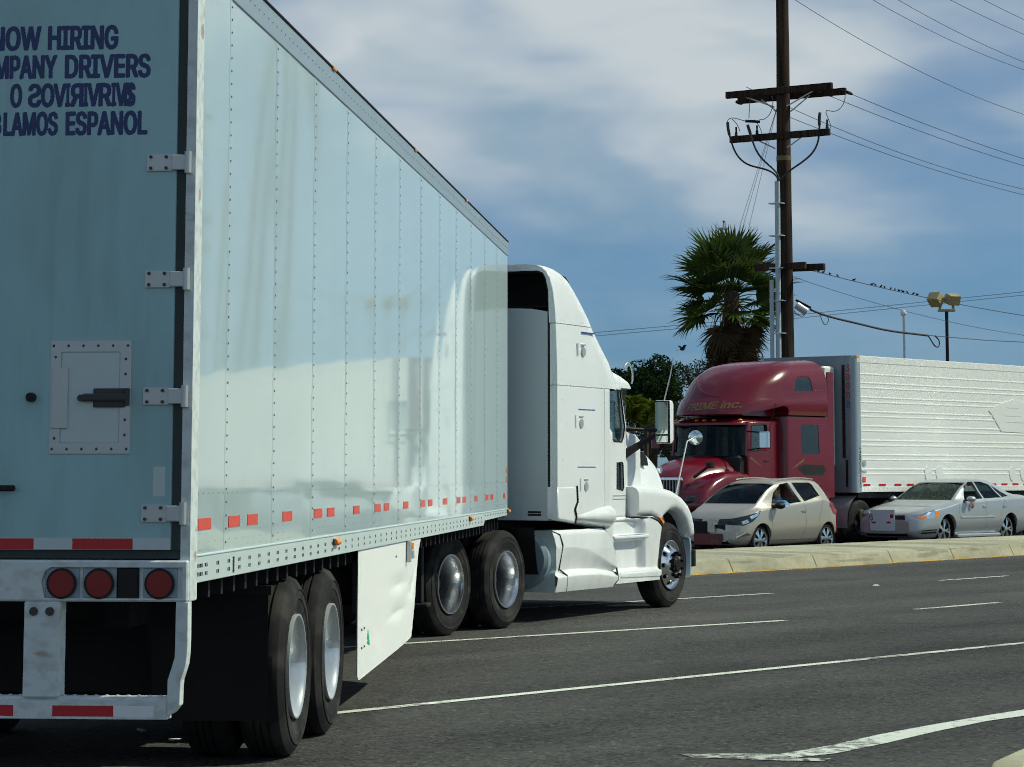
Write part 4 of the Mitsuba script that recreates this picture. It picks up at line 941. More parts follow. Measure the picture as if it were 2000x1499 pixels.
put('highlight_ridge', tube([(fsurf(y, z) + .004, y, z) for y, z in smoothcurve(cr_, 22)], .004 + .022 * np.sin(np.linspace(0, pi, 22)), 8), 'maroon', rf, True)  # added ridge, shaped to catch light as the crescent highlight
put('cab_roof', loft([[(x, B * np.sign(cos(a)) * abs(cos(a)) ** .5, 2.66 + (zt - 2.66) * abs(sin(a)) ** .6) for a in np.linspace(0, pi, 30)] + [(x, -B, 2.64), (x, B, 2.64)] for x, B, zt in ((-3.1, 1.0, 2.84), (-2.2, .99, 2.82), (-1.85, .96, 2.79), (-1.68, .90, 2.74), (-1.60, .84, 2.69))]), 'maroon', t, 35)
put('windscreen', loft([[(-1.90, -.95, 2.68), (-1.76, -.7, 2.685), (-1.68, -.35, 2.69), (-1.66, 0, 2.69), (-1.68, .35, 2.69), (-1.76, .7, 2.685), (-1.90, .95, 2.68)], [(-1.82, -.96, 1.99), (-1.62, -.7, 1.98), (-1.48, -.35, 1.97), (-1.44, 0, 1.97), (-1.48, .35, 1.97), (-1.62, .7, 1.98), (-1.82, .96, 1.99)]], False, False), 'car_glass', t, True)
for s in (1, -1): put('pillar', tube([(-1.83, s * .975, 1.98), (-1.90, s * .965, 2.70)], [.04, .038], 8), 'maroon', t, True)
put('wiper', join(tube([(-1.47, .1, 1.99), (-1.56, .5, 2.03), (-1.70, .78, 2.06)], .01, 5), tube([(-1.47, -.5, 1.99), (-1.50, -.1, 2.03), (-1.56, .25, 2.06)], .01, 5)), 'black_plastic', t)
put('cab_interior', join(bx(-3.08, -3.0, -1.0, 1.0, 1.2, 2.7), bx(-2.0, -1.6, -.93, .93, 1.5, 1.98, .05), bx(-3.0, -1.7, -.95, .95, 1.15, 1.25), bx(-2.9, -2.7, .2, .75, 1.5, 2.4, .08), bx(-2.9, -2.7, -.75, -.2, 1.5, 2.4, .08)), 'trim_dark', t)
for y in (-.23, 0, .23, .85, -.85): put('roof_lamp', mv(ball((0, 0, 0), (.06, .05, .025), 2), tr(-1.66 - .16 * abs(y), y, 2.745)), 'amber', t, True)
HM = [(-1.66, 1.0, 2.0), (-1.4, .99, 1.975), (-1.1, .95, 1.93), (-.8, .89, 1.865), (-.5, .81, 1.775), (-.25, .72, 1.675), (-.08, .64, 1.575), (-.03, .59, 1.51)]
put('hood', loft([[(x, B * np.sign(cos(a)) * abs(cos(a)) ** (2 / 3.0), .8 + (zt - .8) * abs(sin(a)) ** (2 / 3.0)) for a in np.linspace(0, pi, 44)] + [(x, -B, .78), (x, B, .78)] for x, B, zt in HM]), 'maroon', t, 35)
gr = sub(t, 'grille')
go, gi = [(-.56, 1.515), (.56, 1.515), (.585, 1.45), (.47, .80), (-.47, .80), (-.585, 1.45)], [(-.50, 1.46), (.50, 1.46), (.515, 1.43), (.42, .86), (-.42, .86), (-.515, 1.43)]
put('frame', man(pr(go, 'x', -.06, .03, .015, 3)) - man(pr(gi, 'x', -1, 1)), 'chrome', gr, 30)
put('backing', pr(gi, 'x', -.04, -.02), 'black_plastic', gr)
for y in np.linspace(-.44, .44, 12): put('bar', bx(-.02, .005, y - .008, y + .008, .87, 1.455), 'galvanised', gr)
put('bumper', loft([[(x0 - .3, -1.2, z), (x0 - .05, -1.05, z), (x0 + .06, -.5, z), (x0 + .08, 0, z), (x0 + .06, .5, z), (x0 - .05, 1.05, z), (x0 - .3, 1.2, z), (x0 - .5, 0, z)] for x0, z in ((.08, .30), (.12, .33), (.12, .70), (.08, .74))]), 'maroon', t, 30)
put('lettering', join(*[text('PRIME inc.', .165, textframe((-1.62, -.06, 3.0), (0, 1, 0), (0, 0, 1)), .003)]) if False else None, 'gold', t) if False else None
# gold name wrapped on the nose of the roof fairing
mt = meshkit.text_mesh('PRIME inc.', .155, .004, True); tv, tf = np.array(mt.vertices), np.array(mt.faces)
tv[:, 0] = (tv[:, 0] - tv[:, 0].min()) * (1.22 / np.ptp(tv[:, 0]))
th0 = np.linspace(-pi / 2, pi / 2, 600)


def nose(y, z):
    xs, xn, B = np.interp(z, [2.87, 2.96, 3.08, 3.2], [-2.95, -3.0, -3.02, -3.08]), np.interp(z, [2.87, 2.96, 3.08, 3.2], [-1.42, -1.46, -1.56, -1.68]), np.interp(z, [2.87, 2.96, 3.08, 3.2], [1.17, 1.20, 1.215, 1.222])
    return xs + (xn - xs) * np.maximum(0, 1 - np.abs(y / B) ** 2.3) ** (1 / 2.3)


yy, zz = -.36 + tv[:, 0], 2.945 + tv[:, 1] + .06 * tv[:, 0]
put('lettering', (np.column_stack([nose(yy, zz) + .004 + tv[:, 2], yy, zz]), tf), 'gold', t)
put('chassis_rail', join(bx(-8.4, -.2, -.46, -.38, .8, 1.05), bx(-8.4, -.2, .38, .46, .8, 1.05), bx(-1.6, -.2, -.4, .4, .5, 1.2)), 'dark_steel', t)
put('antenna', tube([(-1.95, 1.5, 2.5), (-2.05, 1.6, 3.1)], .006, 5), 'black_plastic', t)

# ---------------------------------------------------------------- ribbed white refrigerated trailer behind it
t = thing('semi_trailer', 'ribbed white refrigerated trailer coupled behind the maroon tractor unit', 'trailer', MM)
ribs = [3.851] + [z for k in range(7) for z in (3.649 - .3257 * k, 3.540 - .3257 * k)]
yz = [(1.27, 1.20)]
prof = [(1.29, 1.30)]
for z in sorted(ribs): prof += [(1.29, z - .019), (1.303, z - .015), (1.303, z + .005), (1.29, z + .018)]
prof += [(1.29, 4.10)]
side = np.array(prof + [(1.25, 4.10), (1.25, 1.30)])
for s in (1, -1):
    f = (lambda g: g) if s > 0 else (lambda g: mv(g, MIR))
    put('side_wall', f(pr(side, 'x', -21.9, -5.80)), 'trailer_white', t)
    put('top_rail', f(bx(-21.9, -5.78, 1.25, 1.305, 4.10, 4.262, .01)), 'trailer_white', t)
    put('bottom_rail', f(bx(-21.9, -5.80, 1.25, 1.302, 1.18, 1.30, .006)), 'trailer_white', t)
    put('corner_post', f(loft([[(-5.66 - .14 * (1 - cos(a)), 1.16 + .145 * sin(a), z) for a in np.linspace(0, pi / 2, 9)] + [(-5.9, 1.305, z), (-5.9, 1.20, z), (-5.75, 1.16, z)] for z in (1.17, 4.262)])), 'rail_grey', t, 40)
    put('rivet_row', f(mv(rivets([(x, 0, z) for x in np.arange(-21.7, -5.95, .16) for z in (1.21, 1.26)], 1.6), np.array([[1, 0, 0, 0], [0, -1, 0, 1.3025], [0, 0, 1, 0], [0, 0, 0, 1.0]]))), 'rail_grey', t, kind='stuff')
    for i, x in enumerate(np.r_[-6.12, -6.78, -7.45 - .55 * np.arange(26)]):
        put('reflective_tape', f(bx(x - .14, x + .14, 1.3, 1.3055, 1.318, 1.362)), 'red_tape_dark', t)
put('front_wall', bx(-5.72, -5.66, -1.16, 1.16, 1.17, 4.262), 'grey_panel', t)
put('roof', bx(-21.9, -5.68, -1.25, 1.25, 4.23, 4.255), 'trailer_white', t)
put('underframe', bx(-21.8, -5.9, -1.2, 1.2, 1.05, 1.2), 'dark_steel', t)
put('rear_wall', bx(-21.92, -21.86, -1.3, 1.3, 1.1, 4.25), 'trailer_white', t)
cu = put('cooling_unit', bx(-5.66, -5.22, -.95, .78, 2.3, 4.0, .08), 'trim_dark', t)
put('cover', bx(-5.64, -5.16, .66, .80, 1.75, 4.02, .05), 'trailer_white', cu)
put('strap', join(bx(-5.655, -5.63, .98, 1.04, 1.95, 4.05), bx(-5.655, -5.63, 1.06, 1.1, 1.3, 1.9)), 'black_plastic', t)
for i, c in enumerate('3000R'):
    put('lettering', text(c, .15, textframe((-5.6595, 1.08 if False else 1.075, 3.90 - .205 * i), (0, 1, 0), (0, 0, 1)), .003, True, .8), 'red_tape_dark' if i < 4 else 'text_blue', t)
for i, c in enumerate('180815'):
    put('lettering', text(c, .13, textframe((-5.80, 1.3052, 2.06 - .155 * i), (-1, 0, 0), (0, 0, 1)), .003, True, .8), 'text_black', t)
put('sticker', join(mv(lathe([(0, -.002), (.07, -.002), (.07, .002), (0, .002)], 16), tr(-6.02, 1.306, 1.82)), bx(-6.10, -5.94, 1.29, 1.306, 1.61, 1.66)), 'rail_grey', t)
put('sticker', bx(-6.07, -5.95, 1.29, 1.306, 1.40, 1.52), 'red_tape', t)
put('corner_lamp', bx(-5.86, -5.74, 1.27, 1.315, 4.215, 4.26, .008), 'amber', t)
for x0 in (-8.75, -9.25, -12.75, -13.3):
    put('patch', pr([(x0 - .22, 1.70), (x0 - .02, 1.78), (x0 + .12, 1.66), (x0 + .05, 1.46), (x0 - .06, 1.40), (x0 - .2, 1.52)], 'y', 1.29, 1.307, .004), 'trailer_white', t, 30)
put('patch', pr([(-11.7, 3.12), (-11.85, 3.02), (-12.3, 2.62), (-13.5, 2.60), (-13.55, 3.35), (-12.9, 3.42), (-12.2, 3.30)], 'y', 1.27, 1.310, .006), 'trailer_white', t, 30)
put('patch', join(bx(-12.4, -13.3, 1.28, 1.313, 3.0, 3.01), bx(-12.5, -13.4, 1.28, 1.313, 2.84, 2.85), bx(-12.5, -13.2, 1.28, 1.313, 3.2, 3.21)), 'rail_grey', t)
for x in (-17.6, -18.85):
    wheel(t, tr(x, 1.25, .503) @ rot('z', 180)); wheel(t, tr(x, -1.25, .503))
for y in (-.85, .85): put('landing_leg', bx(-9.1, -8.98, y - .06, y + .06, .35, 1.1, .01), 'dark_steel', t)

# ---------------------------------------------------------------- cars
def hermite(pts, n=3):
    from scipy.interpolate import PchipInterpolator
    p = np.asarray(pts, float); s = np.arange(len(p))
    q = np.linspace(0, len(p) - 1, (len(p) - 1) * n + 1)
    return np.column_stack([PchipInterpolator(s, p[:, 0])(q), PchipInterpolator(s, p[:, 1])(q)])


class Body:
    def __init__(s, tabs): s.t = tabs
    def at(s, k, x):
        a = sorted(s.t[k]); return float(spline([p[0] for p in a], [p[1] for p in a], min(max(x, a[0][0]), a[-1][0])))
    def ring(s, x, d=0.0, zb=None):
        zt, zs, w, wt, rc = (s.at(k, x) for k in ('zt', 'zs', 'w', 'wt', 'rc')); b = s.at('zb', x) if zb is None else zb
        zt, zs, w, wt, b = zt + d, zs + d * .5, w + d, wt + d, b - d
        zs = min(zs, zt - .02); zm = max(zs - .26, b + .12 * (zs - b) + .05)
        h = hermite([(0, b), (.78 * w, b), (.93 * w, b + .30 * (zm - b)), (.985 * w, b + .6 * (zm - b)), (w, zm), (.99 * w, zs - .10 * (zs - zm)), (.955 * w, zs), (.955 * w + (wt - .955 * w) * .55, zs + (zt - rc - zs) * .52), (wt, zt - rc), (.80 * wt, zt - rc * .22), (0, zt)])
        h = np.vstack([h, (h * [-1, 1])[-2:0:-1]])
        return np.column_stack([np.full(len(h), x), h])
    def solid(s, xs, d=0.0, zb=None): return man(loft([s.ring(x, d, zb) for x in xs]))


def smoothglass(B, xa, xb):
    """Windscreen sheet just under the body surface, smooth in both directions (cubic along, parabola across)."""
    xs = np.linspace(xa, xb, 60); R = np.array([B.ring(x, -.012)[24:37] for x in xs])
    q = np.linspace(-1, 1, 17); tt = np.linspace(-1, 1, 60); tn = np.linspace(-1, 1, 25)
    hw = np.polyval(np.polyfit(tt, np.abs(R[:, [0, -1], 1]).mean(1), 3), tn); zc = np.polyval(np.polyfit(tt, R[:, 6, 2], 4), tn); ze = np.polyval(np.polyfit(tt, R[:, [0, -1], 2].mean(1), 4), tn)
    return loft([[(x, h * s, c + (e - c) * s * s) for s in q] for x, h, c, e in zip(np.linspace(xa, xb, 25), hw, zc, ze)], False, False)


def car(name, label, M, tabs, x0, x1, gx, wb, R, hw, mat, sides, wind, rear, openwin, hl, grooves, extras):
    t = thing(name, label, 'car', M)
    B = Body(tabs); xs = np.linspace(x0, x1, 70); xs = np.unique(np.r_[xs, x0 - .01, x0 - .03, x1 + .01, x1 + .03])
    full, outer, inner = B.solid(xs), B.solid(xs * 1.0, .004), B.solid(xs, -.014)
    cx = np.linspace(gx[0], gx[1], 40)
    cav = B.solid(cx, -.05, .36)
    glassb = B.solid(xs, -.006)
    P = lambda pl: man(pr(pl, 'y', -2, 2))
    sidecut = [P(pl) - man(bx(-9, 9, -.30, .30, 0, 3)) for pl in sides]
    wcut = [man(pr(wind[0], 'x', wind[1], wind[2])), man(pr(rear[0], 'x', rear[1], rear[2]))]
    arch = [man(cyl((x, s * .45, R), (x, s * 1.3, R), R + .045, 32)) for x in (0, -wb) for s in (1, -1)]
    band = outer - inner
    body = full - cav
    for c in sidecut + wcut + arch: body = body - c
    for g in grooves:
        body = body - (man(g) ^ band)
    bd = put('body', body, mat, t, 26)
    for i, (c, pl) in enumerate(zip(sidecut, sides)):
        for s in (1, -1):
            if i == openwin and s > 0: continue
            xa, xb = min(p[0] for p in pl) - .03, max(p[0] for p in pl) + .03
            R_ = np.array([B.ring(x, -.012)[17:26] for x in np.linspace(xa, xb, 14)])
            put('side_window', loft(R_ if s > 0 else R_ * [1, -1, 1], False, False), 'car_glass', t, True)
        put('window_trim', join(*[tube([(x, s * 0, z) for x, z in pl], .001, 4) for s in (1,)]), 'trim_dark', t) if False else None
    put('windscreen', smoothglass(B, wind[1] - .05, wind[2] + .05), 'car_glass', t, True)
    put('rear_window', smoothglass(B, rear[1] - .02, rear[2] + .05), 'car_glass', t, True)
    put('underside', bx(x1 + .25, x0 - .25, -hw + .27, hw - .27, .17, .40), 'trim_dark', t)
    for x in (0, -wb):
        for s in (1, -1): put('wheel_well', man(bx(-9, 9, -2, 2, .19, 2)) ^ man(mv(lathe([(.03, .0), (R + .04, .0), (R + .04, .22), (R + .03, .22), (R + .03, .01), (.03, .01)], 32), tr(x, (hw - .30) if s > 0 else -(hw - .30), R) @ rot('z', 0 if s > 0 else 180))), 'trim_dark', t, 30)
    film = outer - full; film2 = B.solid(xs, .008) - outer
    dec = lambda pl, axis, a, b, up=False: (film2 if up else film) ^ man(pr(pl, axis, a, b))
    seat = join(bx(gx[0] - .9, gx[0] - .65, -.60, -.15, .4, 1.08, .06), bx(gx[0] - .9, gx[0] - .65, .15, .60, .4, 1.08, .06), bx(gx[0] - .85, gx[0] - .68, -.48, -.27, 1.08, 1.28, .05), bx(gx[0] - .85, gx[0] - .68, .27, .48, 1.08, 1.28, .05), bx(gx[0] - 1.9, gx[0] - 1.65, -.6, .6, .4, 1.02, .06))
    put('seats', seat, 'trim_dark', t, kind='stuff')
    put('dashboard', bx(gx[0] - .32, gx[0] - .06, -.62, .62, .6, .93, .05), 'trim_dark', t)
    put('steering_wheel', mv(tube([(.17 * cos(a), .17 * sin(a), 0) for a in np.arange(20) * pi / 10], .014, 6, True), tr(gx[0] - .40, .36, .92) @ rot('y', 68)), 'black_plastic', t, True)
    extras(t, dec, B)
    return t


def alloy(t, M, R, n, split):
    w = sub(t, 'wheel', M); q = R - .078
    k = .205 / .275
    put('tyre', lathe([(q, .02), (q + .03, .006), (R - .03, .002), (R - .008, .02), (R, .045), (R, .16), (R - .008, .185), (R - .03, .2), (q, .19)], 40), 'tyre', w, 28)
    put('rim', join(lathe([(q + .008, .004), (q + .008, .02), (q, .03), (q, .17), (q - .012, .17), (q - .014, .03), (q - .006, .006)], 40)), 'alloy', w, 30)
    sp = []
    for i in range(n):
        a = 2 * pi * i / n
        for o in ((-.16, .16) if split else (0,)):
            b = a + o; wd = .019 if split else .03
            r0, r1 = .05, q - .006
            d0, d1 = (cos(a), sin(a)), (cos(b), sin(b))
            p0, p1 = np.array([d0[0] * r0, d0[1] * r0]), np.array([d1[0] * r1, d1[1] * r1])
            e = (p1 - p0) / np.linalg.norm(p1 - p0); m = np.array([-e[1], e[0]])
            pts = [(*(p + m * sgn * ww)[[0]], y, *(p + m * sgn * ww)[[1]]) for p, ww, y0 in ((p0, wd * .9, .012), (p1, wd * 1.15, .022)) for sgn in (1, -1) for y in (y0, y0 + .03)]
            sp.append(hull(pts))
    put('spokes', join(*sp, lathe([(0, .004), (.05, .006), (.06, .02), (.06, .05), (0, .05)], 20)), 'alloy', w, 25)
    put('brake_disc', lathe([(0, .09), (q - .02, .09), (q - .02, .12), (0, .12)], 28), 'dark_steel', w, 30)


def car_wheels(t, wb, R, hw, n, split):
    for x in (0, -wb):
        alloy(t, tr(x, hw, R) @ rot('z', 180), R, n, split); alloy(t, tr(x, -hw, R), R, n, split)


SED = dict(zt=[(1.02, .58), (.97, .70), (.8, .785), (.5, .86), (0, .94), (-.35, .995), (-.7, 1.17), (-1.1, 1.36), (-1.45, 1.455), (-1.85, 1.487), (-2.3, 1.47), (-2.6, 1.405), (-2.9, 1.29), (-3.15, 1.18), (-3.35, 1.13), (-3.7, 1.115), (-3.95, 1.06), (-4.08, .88)],
           zs=[(1.02, .54), (.8, .70), (.5, .785), (0, .865), (-.5, .945), (-1.5, .99), (-2.5, 1.02), (-3.2, 1.045), (-3.7, 1.035), (-3.95, .98), (-4.08, .82)],
           zb=[(1.02, .28), (.85, .19), (.5, .17), (-3.0, .2), (-3.8, .27), (-4.08, .40)],
           w=[(1.02, .56), (.96, .71), (.85, .80), (.6, .875), (.2, .915), (-1, .925), (-2.8, .925), (-3.4, .905), (-3.8, .86), (-3.98, .78), (-4.08, .64)],
           wt=[(1.02, .42), (.8, .62), (.4, .72), (-.2, .76), (-.40, .745), (-.8, .70), (-1.3, .63), (-1.8, .60), (-2.4, .60), (-2.9, .62), (-3.15, .67), (-3.4, .72), (-3.9, .68), (-4.08, .5)],
           rc=[(1.02, .02), (-.2, .02), (-.5, .03), (-1.0, .05), (-2.5, .055), (-3.0, .035), (-3.3, .02), (-4.08, .02)])


SED = {k: [(x * 1.12 if x > 0 else x, y) for x, y in v] for k, v in SED.items()}


def line2(pts, w, y0, y1):
    """Thin wall along a polyline in (x, z), between y0 and y1."""
    p = np.array(pts, float); t = np.gradient(p, axis=0); t /= np.linalg.norm(t, axis=1, keepdims=True); n = np.stack([-t[:, 1], t[:, 0]], 1) * w / 2
    return pr(np.vstack([p + n, (p - n)[::-1]]), 'y', y0, y1)


def sedan_extras(t, dec, B):
    for s in (1, -1):
        a, b = (.25, 2) if s > 0 else (-2, -.25)
        put('headlight', dec([(.36, .735), (.44, .645), (.75, .61), (1.05, .60), (1.05, .675), (.8, .745), (.55, .795)], 'y', a, b), 'chrome', t, 30)
        put('indicator', dec([(.36, .735), (.44, .645), (.56, .63), (.53, .79)], 'y', a, b, True), 'amber', t, 30)
        put('indicator', dec([(.80, .612), (1.02, .60), (1.02, .65), (.86, .67)], 'y', a, b, True), 'amber', t, 30)
        put('door_strip', bx(-.55, -2.05, s * .915, s * .938, .60, .635, .006), 'silver', t)
        put('sill', bx(-.42, -2.35, s * .80, s * .905, .17, .25, .02), 'silver', t)
        for x in (-1.60, -2.52): put('door_handle', loft([[(x + dx, s * (.925 + o), .855 + z) for z in (-.016, .016)] + [(x + dx, s * .90, .871), (x + dx, s * .90, .839)] for dx, o in ((-.10, 0), (-.07, .025), (.07, .025), (.10, 0))]), 'silver', t, 30)
        m_ = put('mirror', loft([[(-.86 + .0 * k, s * (.93 + .11 + .10 * k * cos(q)), 1.02 + .068 * k * sin(q)) if False else (-.86 + dx, s * (1.03 + .105 * k * cos(q)), 1.025 + .07 * k * sin(q)) for q in np.arange(14) * 2 * pi / 14] for dx, k in ((0, .92), (.03, 1), (.08, .95), (.13, .7), (.16, .3))]), 'silver', t, 40)
        put('glass', mv(ball((0, 0, 0), (.004, .09, .055), 2), tr(-.863, s * 1.03, 1.025)), 'mirror', m_)
        put('stem', bx(-.83, -.74, s * .86, s * .96, .975, 1.01, .012), 'trim_dark', m_)
        put('tail_light', dec([(-3.86, .74), (-4.2, .74), (-4.2, .98), (-3.80, .98)], 'y', a, b), 'red_lens', t, 30)
        put('fog_slot', dec([(.45, .285), (.95, .27), (.95, .305), (.45, .325)], 'y', a + (.2 if s > 0 else 0), b - (.2 if s < 0 else 0)), 'trim_dark', t, 30)
        put('fog_slot', dec([(.45, .345), (.95, .325), (.95, .352), (.47, .375)], 'y', a + (.2 if s > 0 else 0), b - (.2 if s < 0 else 0)), 'trim_dark', t, 30)
    put('grille', dec([(-.48, .58), (.48, .58), (.45, .68), (-.45, .68)], 'x', .8, 2), 'trim_dark', t, 30)
    put('air_dam', dec([(-.52, .22), (.52, .22), (.50, .42), (-.50, .42)], 'x', .7, 2), 'trim_dark', t, 30)
    pb = put('front_board', bx(1.155, 1.17, -.40, .24, .335, .80, .004), 'board_white', t, label='white board with a red mark and red tape across the nose of the silver sedan')
    put('red_mark', join(bx(1.17, 1.173, .12, .20, .62, .70), bx(1.17, 1.173, .02, .13, .50, .54), bx(1.17, 1.173, -.36, -.25, .50, .54)), 'red_tape_dark', pb)
    put('edge', bx(1.15, 1.172, -.44, -.40, .335, .62, .003), 'rail_grey', pb)
    put('rivets', mv(rivets([(y, 0, z) for y in np.arange(-.34, .2, .09) for z in (.38, .43)], 1.4), np.array([[0, -1, 0, 1.1705], [1, 0, 0, 0], [0, 0, 1, 0], [0, 0, 0, 1.0]])), 'rail_grey', pb, kind='stuff')
    put('lettering', text('5', .13, textframe((1.173, -.43 if False else -.395, .56), (0, 1, 0), (0, 0, 1)), .002, True, .7), 'text_black', pb)
    car_wheels(t, 2.81, .33, .80, 5, True)


CS_ = frame(9.037, 58.392, 220)
sedan = car('sedan', 'silver four-door sedan waiting behind the kerb, driver arm hanging from its window', CS_, SED, 1.14, -4.08, (-.42, -3.2), 2.81, .33, .92, 'silver',
    [[(-.83, 1.0), (-1.12, 1.315), (-1.40, 1.405), (-1.58, 1.415), (-1.64, 1.03)], [(-1.70, 1.033), (-1.64, 1.415), (-1.95, 1.41), (-2.25, 1.35), (-2.48, 1.05)], [(-2.54, 1.055), (-2.33, 1.325), (-2.48, 1.27), (-2.86, 1.085)]],
    ([(-.72, 1.005), (.72, 1.005), (.60, 1.395), (-.60, 1.395)], -1.28, -.30), ([(-.62, 1.16), (.62, 1.16), (.55, 1.395), (-.55, 1.395)], -3.3, -2.58), 0, None,
    [line2([(-.46, .92), (-.50, .6), (-.45, .27)], .010, -1.5, 1.5), line2([(-1.67, 1.02), (-1.70, .6), (-1.68, .27)], .010, -1.5, 1.5), line2([(-2.55, 1.02), (-2.42, .80), (-2.36, .64)], .010, -1.5, 1.5), line2([(-.5, .268), (-2.3, .268)], .008, -1.5, 1.5), pr([(-.70, .88), (.70, .88), (.70, .872), (-.70, .872)], 'x', .2, .6)], sedan_extras)

HAT = dict(zt=[(.73, .52), (.70, .64), (.6, .745), (.45, .84), (.25, .925), (.10, .98), (-.15, 1.13), (-.5, 1.33), (-.8, 1.435), (-1.15, 1.485), (-1.6, 1.50), (-2.05, 1.49), (-2.32, 1.455), (-2.46, 1.33), (-2.64, 1.10), (-2.78, .88), (-2.88, .62)],
           zs=[(.73, .47), (.6, .66), (.4, .77), (.1, .87), (-.3, .92), (-1, .975), (-1.8, 1.04), (-2.2, 1.08), (-2.45, 1.04), (-2.65, .93), (-2.8, .74), (-2.88, .53)],
           zb=[(.73, .26), (.6, .20), (.3, .19), (-2.3, .22), (-2.7, .28), (-2.88, .38)],
           w=[(.73, .46), (.68, .58), (.58, .68), (.4, .755), (.1, .79), (-.5, .80), (-2, .805), (-2.4, .79), (-2.65, .745), (-2.8, .69), (-2.88, .60)],
           wt=[(.73, .34), (.6, .48), (.4, .58), (.15, .64), (-.1, .635), (-.5, .585), (-1.1, .555), (-2, .545), (-2.32, .54), (-2.5, .57), (-2.7, .6), (-2.88, .5)],
           rc=[(.73, .02), (.1, .02), (-.3, .035), (-.9, .055), (-2.3, .055), (-2.6, .04), (-2.88, .03)])


def hatch_extras(t, dec, B):
    for s in (1, -1):
        a, b = (.20, 2) if s > 0 else (-2, -.20)
        put('headlight', dec([(.06, .865), (.14, .775), (.32, .655), (.55, .575), (.75, .60), (.75, .67), (.5, .755)], 'y', a, b), 'glass_dark', t, 30)
        put('headlight_lens', dec([(.10, .848), (.18, .765), (.36, .70), (.40, .755)], 'y', a, b, True), 'chrome', t, 30)
        put('headlight_lens', dec([(.42, .64), (.56, .60), (.58, .66), (.46, .70)], 'y', a, b, True), 'alloy', t, 30)
        put('fog_bezel', dec([(.36, .30), (.52, .27), (.66, .29), (.66, .44), (.52, .46), (.38, .40)], 'y', a + (.2 if s > 0 else 0), b - (.2 if s < 0 else 0)), 'chrome', t, 30)
        put('fog_lamp', mv(ball((0, 0, 0), (.08, .09, .065), 2), tr(.50, s * .60, .365)), 'trim_dark', t, True)
        put('door_handle', loft([[(-1.44 + dx, s * (.802 + o), .84 + z) for z in (-.015, .015)] + [(-1.44 + dx, s * .78, .855), (-1.44 + dx, s * .78, .825)] for dx, o in ((-.09, 0), (-.06, .024), (.06, .024), (.09, 0))]), 'chrome', t, 30)
        m_ = put('mirror', loft([[(-.50 + dx, s * (.90 + .105 * k * cos(q)), .965 + .072 * k * sin(q)) for q in np.arange(14) * 2 * pi / 14] for dx, k in ((0, .92), (.03, 1), (.09, .95), (.15, .7), (.18, .3))]), 'black_plastic', t, 40)
        put('glass', mv(ball((0, 0, 0), (.004, .09, .055), 2), tr(-.503, s * .90, .965)), 'mirror', m_)
        put('stem', bx(-.47, -.36, s * .74, s * .85, .915, .95, .012), 'black_plastic', m_)
        put('tail_light', dec([(-2.40, .95), (-2.58, .78), (-2.9, .72), (-2.9, 1.0), (-2.50, 1.12)], 'y', a, b), 'red_lens', t, 30)
        put('roof_rail', tube(smoothcurve([(-.95, s * .52, 1.475), (-1.5, s * .525, 1.507), (-2.2, s * .51, 1.482)], 14), .013, 6), 'beige', t, True)
    put('grille', dec([(-.40, .42), (.40, .42), (.38, .60), (-.38, .60)], 'x', .5, 2), 'trim_dark', t, 30)
    put('air_dam', dec([(-.46, .22), (.46, .22), (.42, .36), (-.42, .36)], 'x', .45, 2), 'trim_dark', t, 30)
    pb = put('front_board', bx(.755, .765, -.35, .33, .20, .42, .004), 'maroon', t, label='maroon board with yellow-green scrawl hung on the nose of the beige hatchback')
    put('chrome_block', join(*[cyl((.77, y, .45), (.77, y, .70), .022, 10) for y in (.02, .065, .11, .155)]), 'chrome', pb)
    put('dark_panel', bx(.752, .764, -.36, .0, .42, .66, .004), 'trim_dark', pb)
    put('scrawl', text('SUL', .075, textframe((.767, .05, .235), (0, 1, 0), (0, 0, 1)), .002, True, 1.1, .3), 'gold', pb)
    car_wheels(t, 2.385, .29, .73, 6, True)


HT_ = frame(4.361, 51.796, 220)
hatch = car('hatchback', 'small beige hatchback with a black door mirror, waiting in front of the maroon tractor unit', HT_, HAT, .73, -2.88, (.06, -2.5), 2.385, .29, .795, 'beige',
    [[(-.34, .93), (-.60, 1.22), (-.92, 1.385), (-1.20, 1.415), (-1.42, 1.03)], [(-1.54, 1.035), (-1.34, 1.415), (-1.98, 1.415), (-2.06, 1.38), (-2.16, 1.15)]],
    ([(-.63, 1.0), (.63, 1.0), (.55, 1.40), (-.55, 1.40)], -.74, .2), ([(-.55, 1.1), (.55, 1.1), (.48, 1.40), (-.48, 1.40)], -2.9, -2.36), 0, None,
    [line2([(-.26, .90), (-.33, .6), (-.28, .29)], .009, -1.5, 1.5), line2([(-1.48, 1.02), (-1.53, .6), (-1.45, .29)], .009, -1.5, 1.5), line2([(-2.16, 1.06), (-2.05, .78), (-1.98, .62)], .009, -1.5, 1.5), line2([(-.3, .285), (-1.95, .285)], .008, -1.5, 1.5)], hatch_extras)

# ---------------------------------------------------------------- utility poles and wires
WU = np.array([sin(math.radians(33.5)), cos(math.radians(33.5)), 0]); WN = np.array([-WU[1], WU[0], 0])
P1, P2 = np.array([7.98, 75.0, 0]), np.array([7.98, 75.0, 0]) + WU * 40


